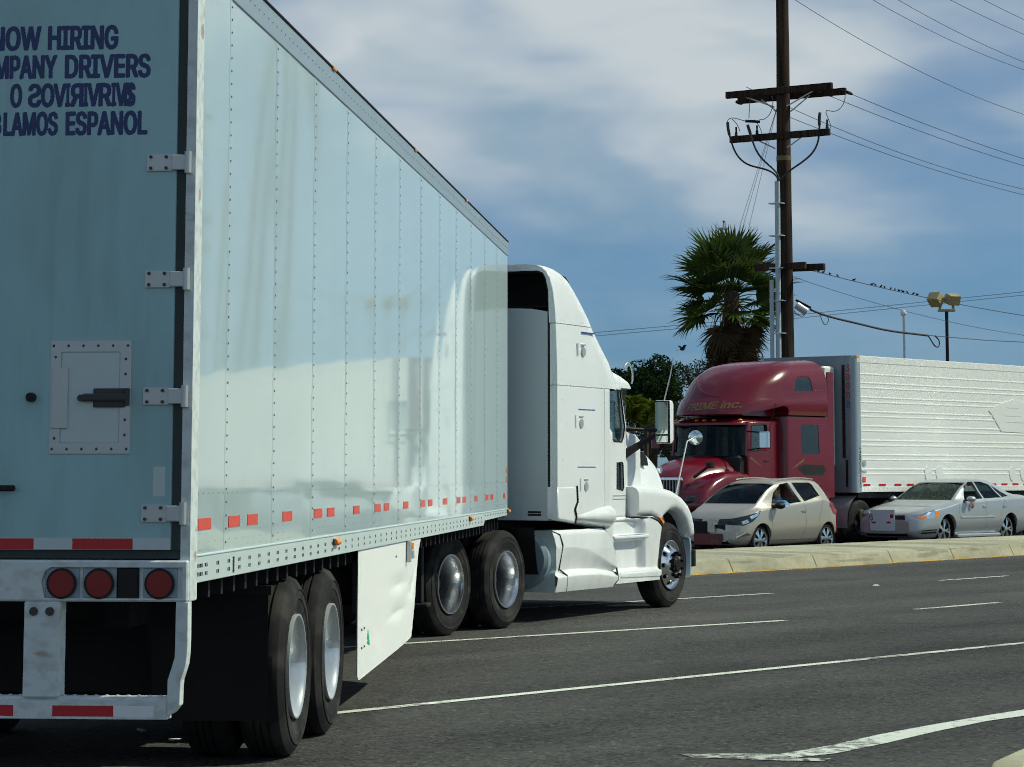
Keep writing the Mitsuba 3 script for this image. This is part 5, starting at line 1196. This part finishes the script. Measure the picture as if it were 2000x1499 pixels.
def utility_pole(P, label, equipped):
    a = math.degrees(math.atan2(WU[0], WU[1]))
    M = frame(P[0], P[1], a)
    t = thing('utility_pole', label, 'utility pole', M)
    g = tube([(0, 0, 0), (.0, -.006, 5), (0, -.02, 10), (0, -.035, 15.5), (0, -.05, 20.5)], [.275, .25, .215, .185, .16], 20)
    put('pole', g, 'wood', t, True)
    arm = lambda z, h, x, c=0: put('crossarm', bx(x - .065, x + .065, c - h, c + h, z - .10, z + .10, .012), 'wood', t)
    brace = lambda z, h, x, dz: [put('brace', tube([(x, s * h, z - .06), (x * .6, s * .2, z - dz)], .022, 5), 'galvanised', t) for s in (1, -1)]
    arm(12.79, 1.75, -.24); arm(12.68, 1.78, .26, -.16); brace(12.75, 1.1, -.2, .42); brace(12.7, .8, .2, .5)
    arm(11.45, 1.64, -.22); brace(11.42, .7, -.2, .32)
    arm(7.60, .82, -.25); arm(7.58, .85, .3, -.3)
    arm(17.3, 2.0, -.2); brace(17.25, 1.1, -.2, .5); arm(15.75, .5, -.2)
    for y in (1.7, .9, -1.3, -1.95):
        put('insulator', tube([(.30, y, 12.66), (.42, y - .03, 12.64), (.55, y - .05, 12.62)], [.05, .055, .03], 8), 'trim_dark', t)
    for y in (1.45, .75, -1.55):
        put('insulator', mv(lathe([(0, 0), (.05, 0), (.03, .04), (.055, .06), (.03, .1), (.05, .12), (.025, .16), (.03, .3), (0, .3)], 10, 'z'), tr(-.2, y, 11.52)), 'trim_dark', t)
    if not equipped: return t
    put('conduit', tube([(-.36, .03, 0), (-.36, .04, 5), (-.35, .02, 10.1)], .078, 12), 'conduit', t, True)
    put('conduit', tube([(-.46, .22, 0), (-.46, .19, 7.2)], .06, 12), 'conduit', t, True)
    for z in np.arange(.9, 10.1, .95): put('standoff', bx(-.44, -.2, -.14, .28, z - .015, z + .015), 'galvanised', t)
    put('band', mv(lathe([(.212, -.07), (.222, -.07), (.222, .07), (.212, .07)], 20, 'z'), tr(0, -.02, 10.8)), 'gold', t, 30)
    put('ground_wire', tube([(-.19, -.13, .1), (-.16, -.10, 10), (-.15, -.10, 12.5)], .008, 5), 'galvanised', t)
    return t


pole = utility_pole(P1, 'tall dark wooden utility pole with crossarms and pale conduits, behind the maroon truck', True)
utility_pole(P2, 'second wooden utility pole farther along the road, out past the right edge', False)
inv = np.linalg.inv(FR[pole])
L = lambda pts: [tuple((inv @ np.array([x, y, z, 1]))[:3]) for x, y, z in pts]
for pts in ([(6.32, 74.6, 11.825), (6.36, 74.6, 11.5), (6.434, 74.6, 11.22), (6.61, 74.6, 10.827), (6.892, 74.6, 10.585), (7.295, 74.6, 10.465), (7.608, 74.6, 10.344), (7.80, 74.6, 10.10)],
            [(6.905, 74.6, 11.749), (7.064, 74.6, 11.22), (7.255, 74.6, 10.827), (7.536, 74.6, 10.54), (7.728, 74.6, 10.344), (7.81, 74.6, 10.10)],
            [(9.02, 74.5, 12.10), (9.0, 74.5, 11.7), (8.987, 74.5, 11.431), (8.861, 74.5, 11.023), (8.572, 74.5, 10.706), (8.10, 74.55, 10.374), (7.83, 74.6, 10.10)]):
    q = smoothcurve(pts, 36)
    put('riser_cable', tube(L(q), np.r_[.045 * np.ones(6), .028 * np.ones(30)], 8), 'wire', pole, True)
put('switch_arm', tube(L([(6.84, 74.6, 11.86), (7.27, 74.6, 11.84)]), .045, 6), 'dark_steel', pole)
for pts in ([(6.31, 74.6, 11.83), (6.36, 74.6, 11.92), (6.6, 74.6, 11.93), (6.85, 74.6, 11.86)], [(6.45, 74.6, 11.92), (6.6, 74.6, 11.75), (6.68, 74.6, 11.55)], [(7.0, 74.6, 12.6), (6.97, 74.6, 12.3), (6.95, 74.6, 11.95)], [(7.62, 74.6, 12.6), (7.62, 74.6, 12.2), (7.4, 74.6, 11.92), (7.25, 74.6, 11.9)],
            [(9.75, 74.4, 12.65), (9.6, 74.4, 12.2), (9.35, 74.4, 12.12), (9.2, 74.4, 12.15), (9.25, 74.4, 11.9), (9.28, 74.4, 11.6)], [(7.1, 74.6, 11.9), (7.25, 74.6, 11.7), (7.32, 74.6, 11.5)]):
    put('jumper', tube(L(smoothcurve(pts, 14)), .011, 5), 'wire', pole, True)
put('splice_can', mv(lathe([(0, -.19), (.10, -.19), (.115, -.16), (.115, .16), (.10, .19), (0, .19)], 20, 'x'), np.linalg.inv(FR[pole]) @ tr(8.40, 74.5, 6.36) @ rot('y', 34)), 'galvanised', pole, 30)
put('splice_board', mv(bx(-.26, .24, -.05, .05, .11, .17, .01), inv @ tr(8.40, 74.5, 6.36) @ rot('y', 28)), 'wood', pole)
put('can_loop', join(*[tube(L(smoothcurve([(8.2, 74.5, 6.3), (8.3, 74.5, 6.16), (8.45, 74.5, 6.14), (8.5, 74.5, 6.28)], 12)), .012, 5)]), 'wire', pole, True)


def wire(off, z0, sag, r, label, group, z1=None, base=P1):
    t = np.linspace(0, 40, 41); s = t / 40
    z = z0 + ((z0 if z1 is None else z1) - z0) * s - 4 * sag * s * (1 - s)
    o = base + WN * off
    k = put('overhead_wire', tube(np.column_stack([o[0] + WU[0] * t, o[1] + WU[1] * t, z]), r, 5), 'wire', smooth=True, label=label, category='wire', group=group)
    return o, z


G1, G2 = 'wires from the upper crossarm', 'wires from the top of the pole'
for off, z0, sag, w in ((-1.9, 12.70, .70, 'uppermost'), (-1.2, 12.70, .68, 'second from the top'), (1.2, 13.03, 1.1, 'third from the top'), (.3, 12.25, .78, 'lowest')):
    wire(off, z0, sag, .010, w + ' of the four wires between the crossarms and the right edge', G1)
for off, z0, sag, w in ((0, 15.82, 1.55, 'lowest'), (.6, 17.75, 1.6, 'second from below'), (-.6, 17.4, 1.5, 'middle one'), (-1.2, 17.7, 1.1, 'fourth from below'), (-1.8, 18.0, 1.2, 'topmost')):
    wire(off, z0, sag, .009, w + ' of the five wires slanting across the top right corner', G2)
bo, bz = wire(-.6, 7.54, .55, .012, 'thin wire with small birds sitting along it, from the lowest crossarm', None)
wire(0, 7.40, 1.0, .008, 'faint thin wire just below the wire with the birds', None)
o = P1 - WN * .3
cq = [(1.04, 6.40), (1.7, 6.31), (2.49, 6.24), (4.22, 6.14), (6.02, 6.04), (7.52, 6.01), (9.33, 6.0)]
cbl = put('service_cable', tube(smoothcurve([tuple(o + WU * a + [0, 0, z]) for a, z in cq], 40), .034, 8), 'wire', smooth=True, label='thick sagging dark cable running right from the silver can on the pole', category='cable')
put('strand', tube([tuple(o + WU * a + [0, 0, z]) for a, z in ((9.33, 6.01), (14, 6.05), (17.3, 6.13), (25, 6.5), (40, 7.6))], .012, 5), 'wire', cbl, True)
put('loop', tube(smoothcurve([tuple(o + WU * a + [0, 0, z]) for a, z in ((9.3, 6.0), (9.72, 5.75), (9.98, 5.66), (10.15, 5.70), (10.2, 5.80), (10.1, 5.92), (9.85, 6.02))], 24), .022, 6), 'wire', cbl, True)
put('hanging_loop', tube(smoothcurve([tuple(o + WU * a + [0, 0, z]) for a, z in ((1.6, 6.32), (1.8, 6.1), (2.0, 6.0), (2.2, 6.12), (2.1, 6.27))], 16), .012, 5), 'wire', cbl, True)
for i, dz in enumerate((0, -.10)):
    put('overhead_wire', tube([(-8, 115 + i, 6.85 + dz), (3.67, 115 + i, 7.86 + dz), (13, 115 + i, 8.68 + dz), (23, 115 + i, 9.70 + dz), (42, 115 + i, 12 + dz)], .011, 5), 'wire', smooth=True, label='%s of two faint far wires rising to the right behind the palm and floodlights' % ('upper', 'lower')[i], category='wire')
for i, (dx, dr_) in enumerate(((0, 0), (.12, .1), (.35, .55))):
    put('guy_wire', tube([(7.86, 75 + .3, 12.4), (6.70 + dx * .8, 75.3, 8.8), (5.62 + dx, 75.3, 5.2), (4.4 + dx * 1.2, 75.3, .9)], .006, 5), 'wire', smooth=True, label='%s guy wire slanting from the tall pole down past the palm' % ('left', 'middle', 'right')[i], category='guy wire')


def bird_mesh(s):
    b = ball((0, 0, .045), (.085, .04, .045), 1); h = ball((.075, 0, .095), (.032, .028, .03), 1)
    tail = hull([(-.06, -.02, .04), (-.06, .02, .04), (-.2, -.025, .0), (-.2, .025, .0), (-.2, 0, .012)]); beak = hull([(.10, -.008, .095), (.10, .008, .095), (.10, 0, .105), (.135, 0, .092)])
    return join(b, h, tail, beak)


ORD = 'first second third fourth fifth sixth seventh eighth ninth tenth eleventh twelfth thirteenth fourteenth fifteenth sixteenth seventeenth'.split()
BIRD = shape(mv(bird_mesh(1), np.diag([.62, .62, .62, 1.0])), 'trim_dark', True)
for i, a in enumerate((.75, 1.0, 1.3, 1.75, 2.25, 3.35, 4.6, 4.85, 5.25, 5.5, 5.95, 6.25, 6.55, 6.85, 7.15, 7.6, 7.9)):
    z = np.interp(a, np.linspace(0, 40, 41), bz)
    put('bird', BIRD, None, M=frame(bo[0] + WU[0] * a, bo[1] + WU[1] * a, rng.uniform(0, 360), z + .014) @ np.diag([1.0, 1, 1, 1]) , label=ORD[i] + ' small dark bird perched on the wire, counting away from the pole', category='bird', group='birds perched on the wire')
put('bird', join(bird_mesh(1), grid(lambda u, v: (.04 - .1 * v, .03 + .22 * u, .07 + .10 * u), np.linspace(0, 1, 4), [0, 1]), grid(lambda u, v: (.04 - .1 * v, -.03 - .22 * u, .07 + .10 * u), np.linspace(0, 1, 4), [0, 1])), 'trim_dark', M=frame(5.30, 80, 70, 5.39), label='small bird flying alone in the sky left of the palm', category='bird')

# ---------------------------------------------------------------- lamp posts and mast
t = thing('lamp_post', 'slim black lamp post with two tan floodlight boxes rising behind the ribbed trailer', 'lamp post', frame(14.39, 85, 0))
put('post', tube([(0, 0, 0), (0, 0, 6.95)], .055, 10), 'dark_steel', t, True)
put('bracket', join(bx(-.12, .12, -.28, .28, 6.92, 7.0, .01), bx(-.04, .04, .18, .26, 6.98, 7.15), bx(-.04, .04, -.26, -.18, 6.98, 7.15)), 'lamp_tan', t)
for y, ry, rz, m in ((-.20, -24, 26, 'lamp_tan'), (.36, 36, -40, 'lamp_tan')):
    W = tr(0, y, 7.33) @ rot('z', rz) @ rot('y', ry)
    fl = put('floodlight', mv(pr([(-.19, -.15), (.19, -.18), (.19, .10), (.10, .17), (-.17, .17)], 'y', -.21, .21, .02, 2, True), W), m, t, 20)
    put('lens', mv(bx(.1905, .198, -.18, .18, -.16, .08), W), 'glass_dark', fl)
t = thing('lamp_post', 'thin grey pole topped by a small bright globe above the ribbed trailer', 'lamp post', frame(14.5, 95, 0))
put('post', tube([(0, 0, 0), (0, 0, 7.38)], .05, 8), 'galvanised', t, True)
put('globe', ball((0, .02, 7.5), (.12, .12, .12), 2), 'white_tape', t, True)
t = thing('mast', 'far lattice mast top poking up behind the palm crown', 'mast', frame(11.6, 140, 15))
for x, y in ((.13, .13), (.13, -.13), (-.13, .13), (-.13, -.13)): put('leg', tube([(x, y, 0), (x, y, 14.9)], .025, 4), 'galvanised', t)
put('lattice', join(*[tube([(.13 * s, -.13, z), (.13 * s, .13, z + .4)], .015, 4) for z in np.arange(2, 14.6, .4) for s in (1, -1)]), 'galvanised', t, kind='stuff')
put('platform', bx(-.2, .2, -.28, .28, 14.86, 14.95), 'galvanised', t)
put('beacon', join(cyl((0, 0, 14.95), (0, 0, 15.25), .03, 6), ball((0, 0, 15.3), (.07, .07, .08), 1)), 'red_lens', t)


# ---------------------------------------------------------------- palm and trees
def fan_frond(seed, L0=1.15, R=.95, droop=.25, fold=.35, dead=False):
    r = np.random.default_rng(seed); V, Fc = [], []
    def strip_(pts, w):
        b = len(V)
        for (p, s, ww) in zip(pts, range(len(pts)), w):
            V.append(p[0] - p[1] * ww); V.append(p[0] + p[1] * ww)
        for k in range(len(pts) - 1):
            a = b + 2 * k; Fc.extend([(a, a + 1, a + 3), (a, a + 3, a + 2)])
    ax = lambda s: np.array([L0 * s, 0, .10 * L0 * sin(pi * s) - droop * .35 * s * s])
    for sd in (np.array([0, 1.0, 0]), np.array([0, 0, 1.0])):
        strip_([(ax(s), sd) for s in np.linspace(0, 1, 5)], [.028, .024, .02, .017, .014])
    c = ax(1.0); n = 27
    for i in range(n):
        th = math.radians(-112 + 224 * i / (n - 1)) + r.normal(0, .025)
        ln = R * (.62 + .38 * cos(th * .62)) * r.uniform(.88, 1.08)
        d = np.array([cos(th), sin(th), 0]); side = np.array([-sin(th), cos(th), 0]); up = np.array([0, 0, 1.0])
        lift = fold * abs(sin(th)); pts, w = [], []
        tw = r.uniform(-.35, .35)
        sd = side * cos(tw) + up * sin(tw)
        for s, ww in ((0, .012), (.35, .062), (.62, .048), (.82, .020), (1, .003)):
            p = c + d * ln * s + up * (lift * ln * s - droop * ln * max(0, s - .35) ** 1.6 * r.uniform(.7, 1.5))
            pts.append((p, sd)); w.append(ww)
        strip_(pts, w)
    return np.array(V), np.array(Fc)


GREEN = [shape(fan_frond(40 + i, 1.15, 1.22, .24 + .14 * (i % 3), .40), 'palm_green') for i in range(5)]
DEADF = [shape(fan_frond(80 + i, .95, 1.0, .8, -.25), 'palm_dead') for i in range(4)]


def palm(x, y, zc, label, sc=1.0, ng=42, nd=110, seed=5):
    r = np.random.default_rng(seed)
    t = thing('palm_tree', label, 'palm tree', frame(x, y, 0))
    tz = np.linspace(0, zc + .35, 30)
    put('trunk', tube(np.column_stack([.02 * np.sin(tz), 0 * tz, tz]), .24 + .02 * np.sin(tz * 9), 14), 'bark', t, True)
    for i in range(ng):
        f = (i + .5) / ng; el = math.radians(84 - 106 * f ** .85 + r.normal(0, 5)); az = i * 2.39996 + r.normal(0, .25)
        s = sc * r.uniform(.86, 1.1)
        put('frond', GREEN[i % 5], None, t, M=tr(.1 * cos(az), .1 * sin(az), zc + .35 - .55 * f) @ rot('z', math.degrees(az)) @ rot('y', -math.degrees(el)) @ rot('x', r.normal(0, 22)) @ np.diag([s, s, s, 1]))
    for i in range(nd):
        f = (i + .5) / nd; el = math.radians(-50 - 36 * min(1, f * 2.6) + r.normal(0, 7)); az = i * 2.39996 + r.normal(0, .3)
        s = sc * r.uniform(.8, 1.1)
        put('dead_frond', DEADF[i % 4], None, t, M=tr(.22 * cos(az), .22 * sin(az), zc - .12 - 2.5 * f) @ rot('z', math.degrees(az)) @ rot('y', -math.degrees(el)) @ rot('x', r.normal(0, 30)) @ np.diag([s, s, s, 1]))


palm(7.02, 82, 7.15, 'fan palm with brown skirt of dead fronds, left of the tall pole', .93)


for x0, x1, zc, lb in ((26.0, 21.65, 24.2, 'nearer'), (27.9, 22.7, 24.6, 'farther')):
    t = thing('palm_tree', 'tall slender leaning palm past the right edge, %s of two mirrored in the trailer side' % ('first' if lb == 'nearer' else 'second'), 'palm tree', frame(x0, 106, 0))
    zz = np.linspace(0, zc, 24); xl = x1 - x0
    put('trunk', tube(np.column_stack([0 * zz, -xl * zz / zc, zz]), .36 - .06 * zz / zc, 14), 'bark', t, True)
    r = np.random.default_rng(int(x0 * 10))
    for i in range(30):
        el = math.radians(80 - 110 * ((i + .5) / 30)); az = i * 2.39996
        put('frond', GREEN[i % 5], None, t, M=tr(.1 * cos(az), -xl + .1 * sin(az), zc) @ rot('z', math.degrees(az)) @ rot('y', -math.degrees(el)) @ rot('x', r.normal(0, 22)) @ np.diag([.85, .85, .85, 1]))


def leafcloud(centres, n, size, seed, shell=.55):
    r = np.random.default_rng(seed); c = np.array(centres, float)
    vol = c[:, 3] * c[:, 4] * c[:, 5]; k = r.choice(len(c), n, p=vol ** .75 / (vol ** .75).sum())
    d = r.normal(size=(n, 3)); d /= np.linalg.norm(d, axis=1, keepdims=True)
    rad = (shell + (1 - shell) * r.random(n) ** .6) * (1 + .16 * (meshkit.fbm(d * 2.2 + k[:, None], 3, seed) - .5) * 2)
    p = c[k, :3] + d * rad[:, None] * c[k, 3:6]
    a = r.normal(size=(n, 3)); a += d * .6; a /= np.linalg.norm(a, axis=1, keepdims=True)
    b = np.cross(a, r.normal(size=(n, 3))); b /= np.linalg.norm(b, axis=1, keepdims=True)
    s = size * r.uniform(.6, 1.3, n)[:, None]
    V = np.stack([p - a * s, p + b * s * .42, p + a * s, p - b * s * .42], 1).reshape(-1, 3)
    i = np.arange(n)[:, None] * 4
    return V, np.vstack([i + [0, 1, 2], i + [0, 2, 3]])


def tree(x, y, label, h, lumps, n, size, mat, seed, name='tree', cat='tree', lean=0.0):
    t = thing(name, label, cat, frame(x, y, 0))
    lo = min(l[2] - l[5] for l in lumps)
    tk = put('trunk', tube([(0, 0, 0), (.05, .03, h * .3), (.02 + lean, -.02, h * .62), (lean * 1.5, 0, h * .85)], [.22, .17, .11, .04], 10), 'bark', t, True)
    for i, l in enumerate(lumps[:9]):
        put('limb', tube(smoothcurve([(lean * .5, 0, h * (.25 + .04 * i)), (l[0] * .45, l[1] * .45, l[2] * .75), (l[0] * .9, l[1] * .9, l[2])], 7), np.linspace(.08, .025, 7), 6), 'bark', t, True)
    put('crown', leafcloud(lumps, n, size, seed), mat, t, kind='stuff')


def lumps(seed, k, cx, cz, rx, rz, r0, r1, ry=None):
    r = np.random.default_rng(seed); out = []
    for _ in range(k):
        a = r.uniform(0, 2 * pi); q = r.random() ** .5; e = r.uniform(-1, 1)
        s = r.uniform(r0, r1)
        out.append((-(ry or rx) * q * sin(a) * .8, cx - rx * q * cos(a), cz + rz * e * (1 - .5 * q * q), s, s * r.uniform(.9, 1.2), s * r.uniform(.75, 1)))
    return out


# local frame: x = away from the camera, y = left
tree(5.55, 101, 'broad dark evergreen tree with a lumpy top behind the white cab', 6.3, lumps(3, 20, .0, 4.6, 1.05, .95, .5, .75) + [(0, .55, 5.55, .55, .55, .5), (0, -.25, 5.75, .6, .6, .5), (0, -.9, 5.45, .55, .6, .5), (0, 0, 3.2, 1.2, 1.3, 1.0)], 15000, .085, 'leaf_dark', 31)
tree(4.35, 104, 'small dark evergreen tree left of the broad one, just right of the white roof fairing', 5.6, lumps(8, 12, .0, 4.5, .55, .75, .38, .55) + [(0, .1, 5.4, .5, .45, .45)], 7000, .085, 'leaf_dark', 32)
tree(7.15, 98, 'sparse grey-green tree half hidden by the palm skirt', 6.0, lumps(12, 16, .0, 4.7, .65, 1.0, .4, .6), 2600, .075, 'leaf_grey', 33)
tree(6.2, 96, 'dull grey-green bush below the broad dark evergreen', 4.4, lumps(15, 12, .0, 3.2, .8, .9, .5, .7), 4200, .08, 'leaf_grey', 34, 'bush', 'bush')


def feather(seed, L0, droop):
    r = np.random.default_rng(seed); V, Fc = [], []
    ax = lambda s: np.array([L0 * s * (1 - .25 * s * s), 0, L0 * (.55 * s - droop * s * s)])
    for s in np.linspace(.08, 1, 34):
        p = ax(s); tt = ax(min(1, s + .02)) - ax(s - .02); tt /= np.linalg.norm(tt)
        for sg in (1, -1):
            ln = .42 * L0 * (.35 + .65 * sin(pi * min(1, s * .85 + .12))) * r.uniform(.8, 1.1)
            d = np.array([0, sg, 0]) * .75 + tt * .55 + np.array([0, 0, r.uniform(-.5, .05)]); d /= np.linalg.norm(d)
            b = len(V); e = np.cross(d, [0, 0, 1.0]) * .019 * L0 / .8
            V.extend([p - e, p + e, p + d * ln * .6 + e * .9 + [0, 0, -.05 * ln], p + d * ln + [0, 0, -.22 * ln]]); Fc.extend([(b, b + 1, b + 2), (b, b + 2, b + 3)])
    b = len(V)
    for s in np.linspace(0, 1, 9): V.extend([ax(s) - [0, .018, 0], ax(s) + [0, .018, 0]])
    for k in range(8): Fc.extend([(b + 2 * k, b + 2 * k + 1, b + 2 * k + 3), (b + 2 * k, b + 2 * k + 3, b + 2 * k + 2)])
    return np.array(V), np.array(Fc)


FEA = [shape(feather(i, 1.25, .40 + .12 * i), 'leaf_bright') for i in range(3)]
for x, y, zc, n, lb in ((4.2, 90, 3.3, 11, 'yellow-green feathery palm beside the white cab, left of another one'), (4.72, 91, 3.2, 10, 'yellow-green feathery palm just left of the white truck mirror')):
    t = thing('palm_tree', lb, 'palm tree', frame(x, y, 0)); r = np.random.default_rng(int(x * 100))
    put('trunk', tube([(0, 0, 0), (.03, 0, zc * .5), (0, 0, zc)], [.13, .10, .08], 10), 'bark', t, True)
    for i in range(n):
        put('frond', FEA[i % 3], None, t, M=tr(0, 0, zc) @ rot('z', i * 137.5 + r.normal(0, 10)) @ rot('y', -r.uniform(40, 86)) @ np.diag([1, 1, 1, 1.0]) * 1.0)


# ---------------------------------------------------------------- drivers
def chain(js):
    """Hulls of spheres between successive (point, radius) joints."""
    out = []
    for (p, a), (q, b) in zip(js[:-1], js[1:]):
        s0, s1 = m3.Manifold.sphere(a, 16).translate(list(map(float, p))), m3.Manifold.sphere(b, 16).translate(list(map(float, q)))
        out.append(m3.Manifold.batch_hull([s0, s1]))
    return out


def body(parts, edge=.02, it=8):
    m = m3.Manifold.batch_boolean(parts, m3.OpType.Add).refine_to_length(edge)
    v, f = arr(m); q = trimesh.Trimesh(v, f); q.merge_vertices(); trimesh.smoothing.filter_taubin(q, iterations=it)
    return np.array(q.vertices), np.array(q.faces)


def hand(w, d, side):
    """Five-fingered relaxed hand from wrist w along d (palm plane normal = side)."""
    d = np.asarray(d, float) / np.linalg.norm(d); s = np.asarray(side, float); s = s / np.linalg.norm(s); lat = np.cross(d, s); w = np.asarray(w, float)
    out = chain([(w, .027), (w + d * .05, .03)]) + [m3.Manifold.batch_hull([m3.Manifold.sphere(.015, 12).translate(list(w + d * a + lat * b)) for a, b in ((.03, .025), (.03, -.025), (.09, .036), (.095, 0), (.088, -.034))])]
    for b, ln in ((.034, .068), (.012, .078), (-.011, .072), (-.033, .056)):
        k = w + d * .092 + lat * b
        out += chain([(k, .0095), (k + d * ln * .5 + s * .006, .009), (k + d * ln * .8 + s * .022, .008), (k + d * ln + s * .036, .007)])
    k = w + d * .035 + lat * .03
    return out + chain([(k, .013), (k + d * .035 + lat * .028 + s * .01, .011), (k + d * .06 + lat * .034 + s * .022, .009)])


def driver(M, hip, label, shirt, arm, fore, wr, hd, hs, hat=False):
    """Seated driver, left arm given by elbow, wrist and hand direction; local x forward, y left."""
    t = thing('person', label, 'person', M)
    h = np.array(hip, float); sh = h + [-.10, 0, .50]; nk = sh + [.01, 0, .09]; hdc = nk + [.05, 0, .16]
    lsh, rsh = sh + [.02, .19, -.02], sh + [.02, -.19, -.02]
    head = [m3.Manifold.batch_hull([m3.Manifold.sphere(.088, 20).translate(list(hdc + [-.015, 0, .03])), m3.Manifold.sphere(.06, 16).translate(list(hdc + [.035, 0, -.06]))])] + chain([(nk, .055), (hdc, .06)])
    nose = chain([(hdc + [.085, 0, .005], .012), (hdc + [.098, 0, -.02], .016)]); ears = sum([chain([(hdc + [0, s * .085, .01], .018), (hdc + [-.01, s * .092, -.02], .014)]) for s in (1, -1)], [])
    relb, rwr = rsh + [.20, -.04, -.22], rsh + [.42, .03, -.10]
    limbs = chain([(arm, .042), (fore, .036), (wr, .026)]) + hand(wr, hd, hs) + chain([(rsh, .05), (relb, .042), (rwr, .028)]) + hand(rwr, (1, .2, .2), (0, 1, -.3))
    torso = chain([(h, .13), (sh, .12)]) + chain([(lsh, .07), (rsh, .07)]) + chain([(sh, .10), (nk, .05)])
    legs = sum([chain([(h + [.02, s * .09, -.02], .095), (h + [.42, s * .12, .05], .065), (h + [.62, s * .12, -.30], .045), (h + [.74, s * .12, -.31], .035)]) for s in (1, -1)], [])
    put('body', body(head + nose + ears + limbs + torso + legs + chain([(lsh, .05), (arm, .042)])), 'skin', t, True)
    put('shirt', body(chain([(h + [0, 0, .02], .145), (sh, .135)]) + chain([(lsh, .082), (rsh, .082)]) + chain([(lsh, .078), (arm, .062), ((np.array(arm) * .45 + np.array(fore) * .55), .056)]) + chain([(rsh, .078), (relb, .06)])), shirt, t, True)
    put('trousers', body(sum([chain([(h + [.0, s * .09, -.02], .115), (h + [.42, s * .12, .05], .08), (h + [.60, s * .12, -.26], .058)]) for s in (1, -1)], [])), 'shirt_dark', t, True)
    hr = m3.Manifold.sphere(.104, 24).translate(list(hdc + [-.03, 0, .045])) - m3.Manifold.cube([.2, .3, .3], True).translate(list(hdc + [.13, 0, -.02])) - m3.Manifold.cube([.4, .4, .2], True).translate(list(hdc + [0, 0, -.14]))
    put('hair', body([hr], .015, 6), 'hair', t, True)
    for s in (1, -1): put('eye', ball(hdc + [.078, s * .032, .025], (.010, .013, .009), 1), 'white_tape', t, True)
    put('mouth', ball(hdc + [.088, 0, -.055], (.008, .024, .006), 1), 'red_lens', t, True)


driver(CS_, (-1.42, .36, .52), 'driver in a dark top inside the silver sedan, left arm hanging out of the window', 'shirt_dark', (-1.20, .74, .98), (-1.10, .95, 1.025), (-.99, .985, .97), (.5, .15, -1), (0, -1, 0))
driver(HT_, (-1.06, .34, .50), 'driver in a light blue top at the open window of the beige hatchback', 'shirt_blue', (-.98, .72, .95), (-.76, .70, .96), (-.58, .56, .98), (.8, -.5, .1), (0, -.3, -.9))
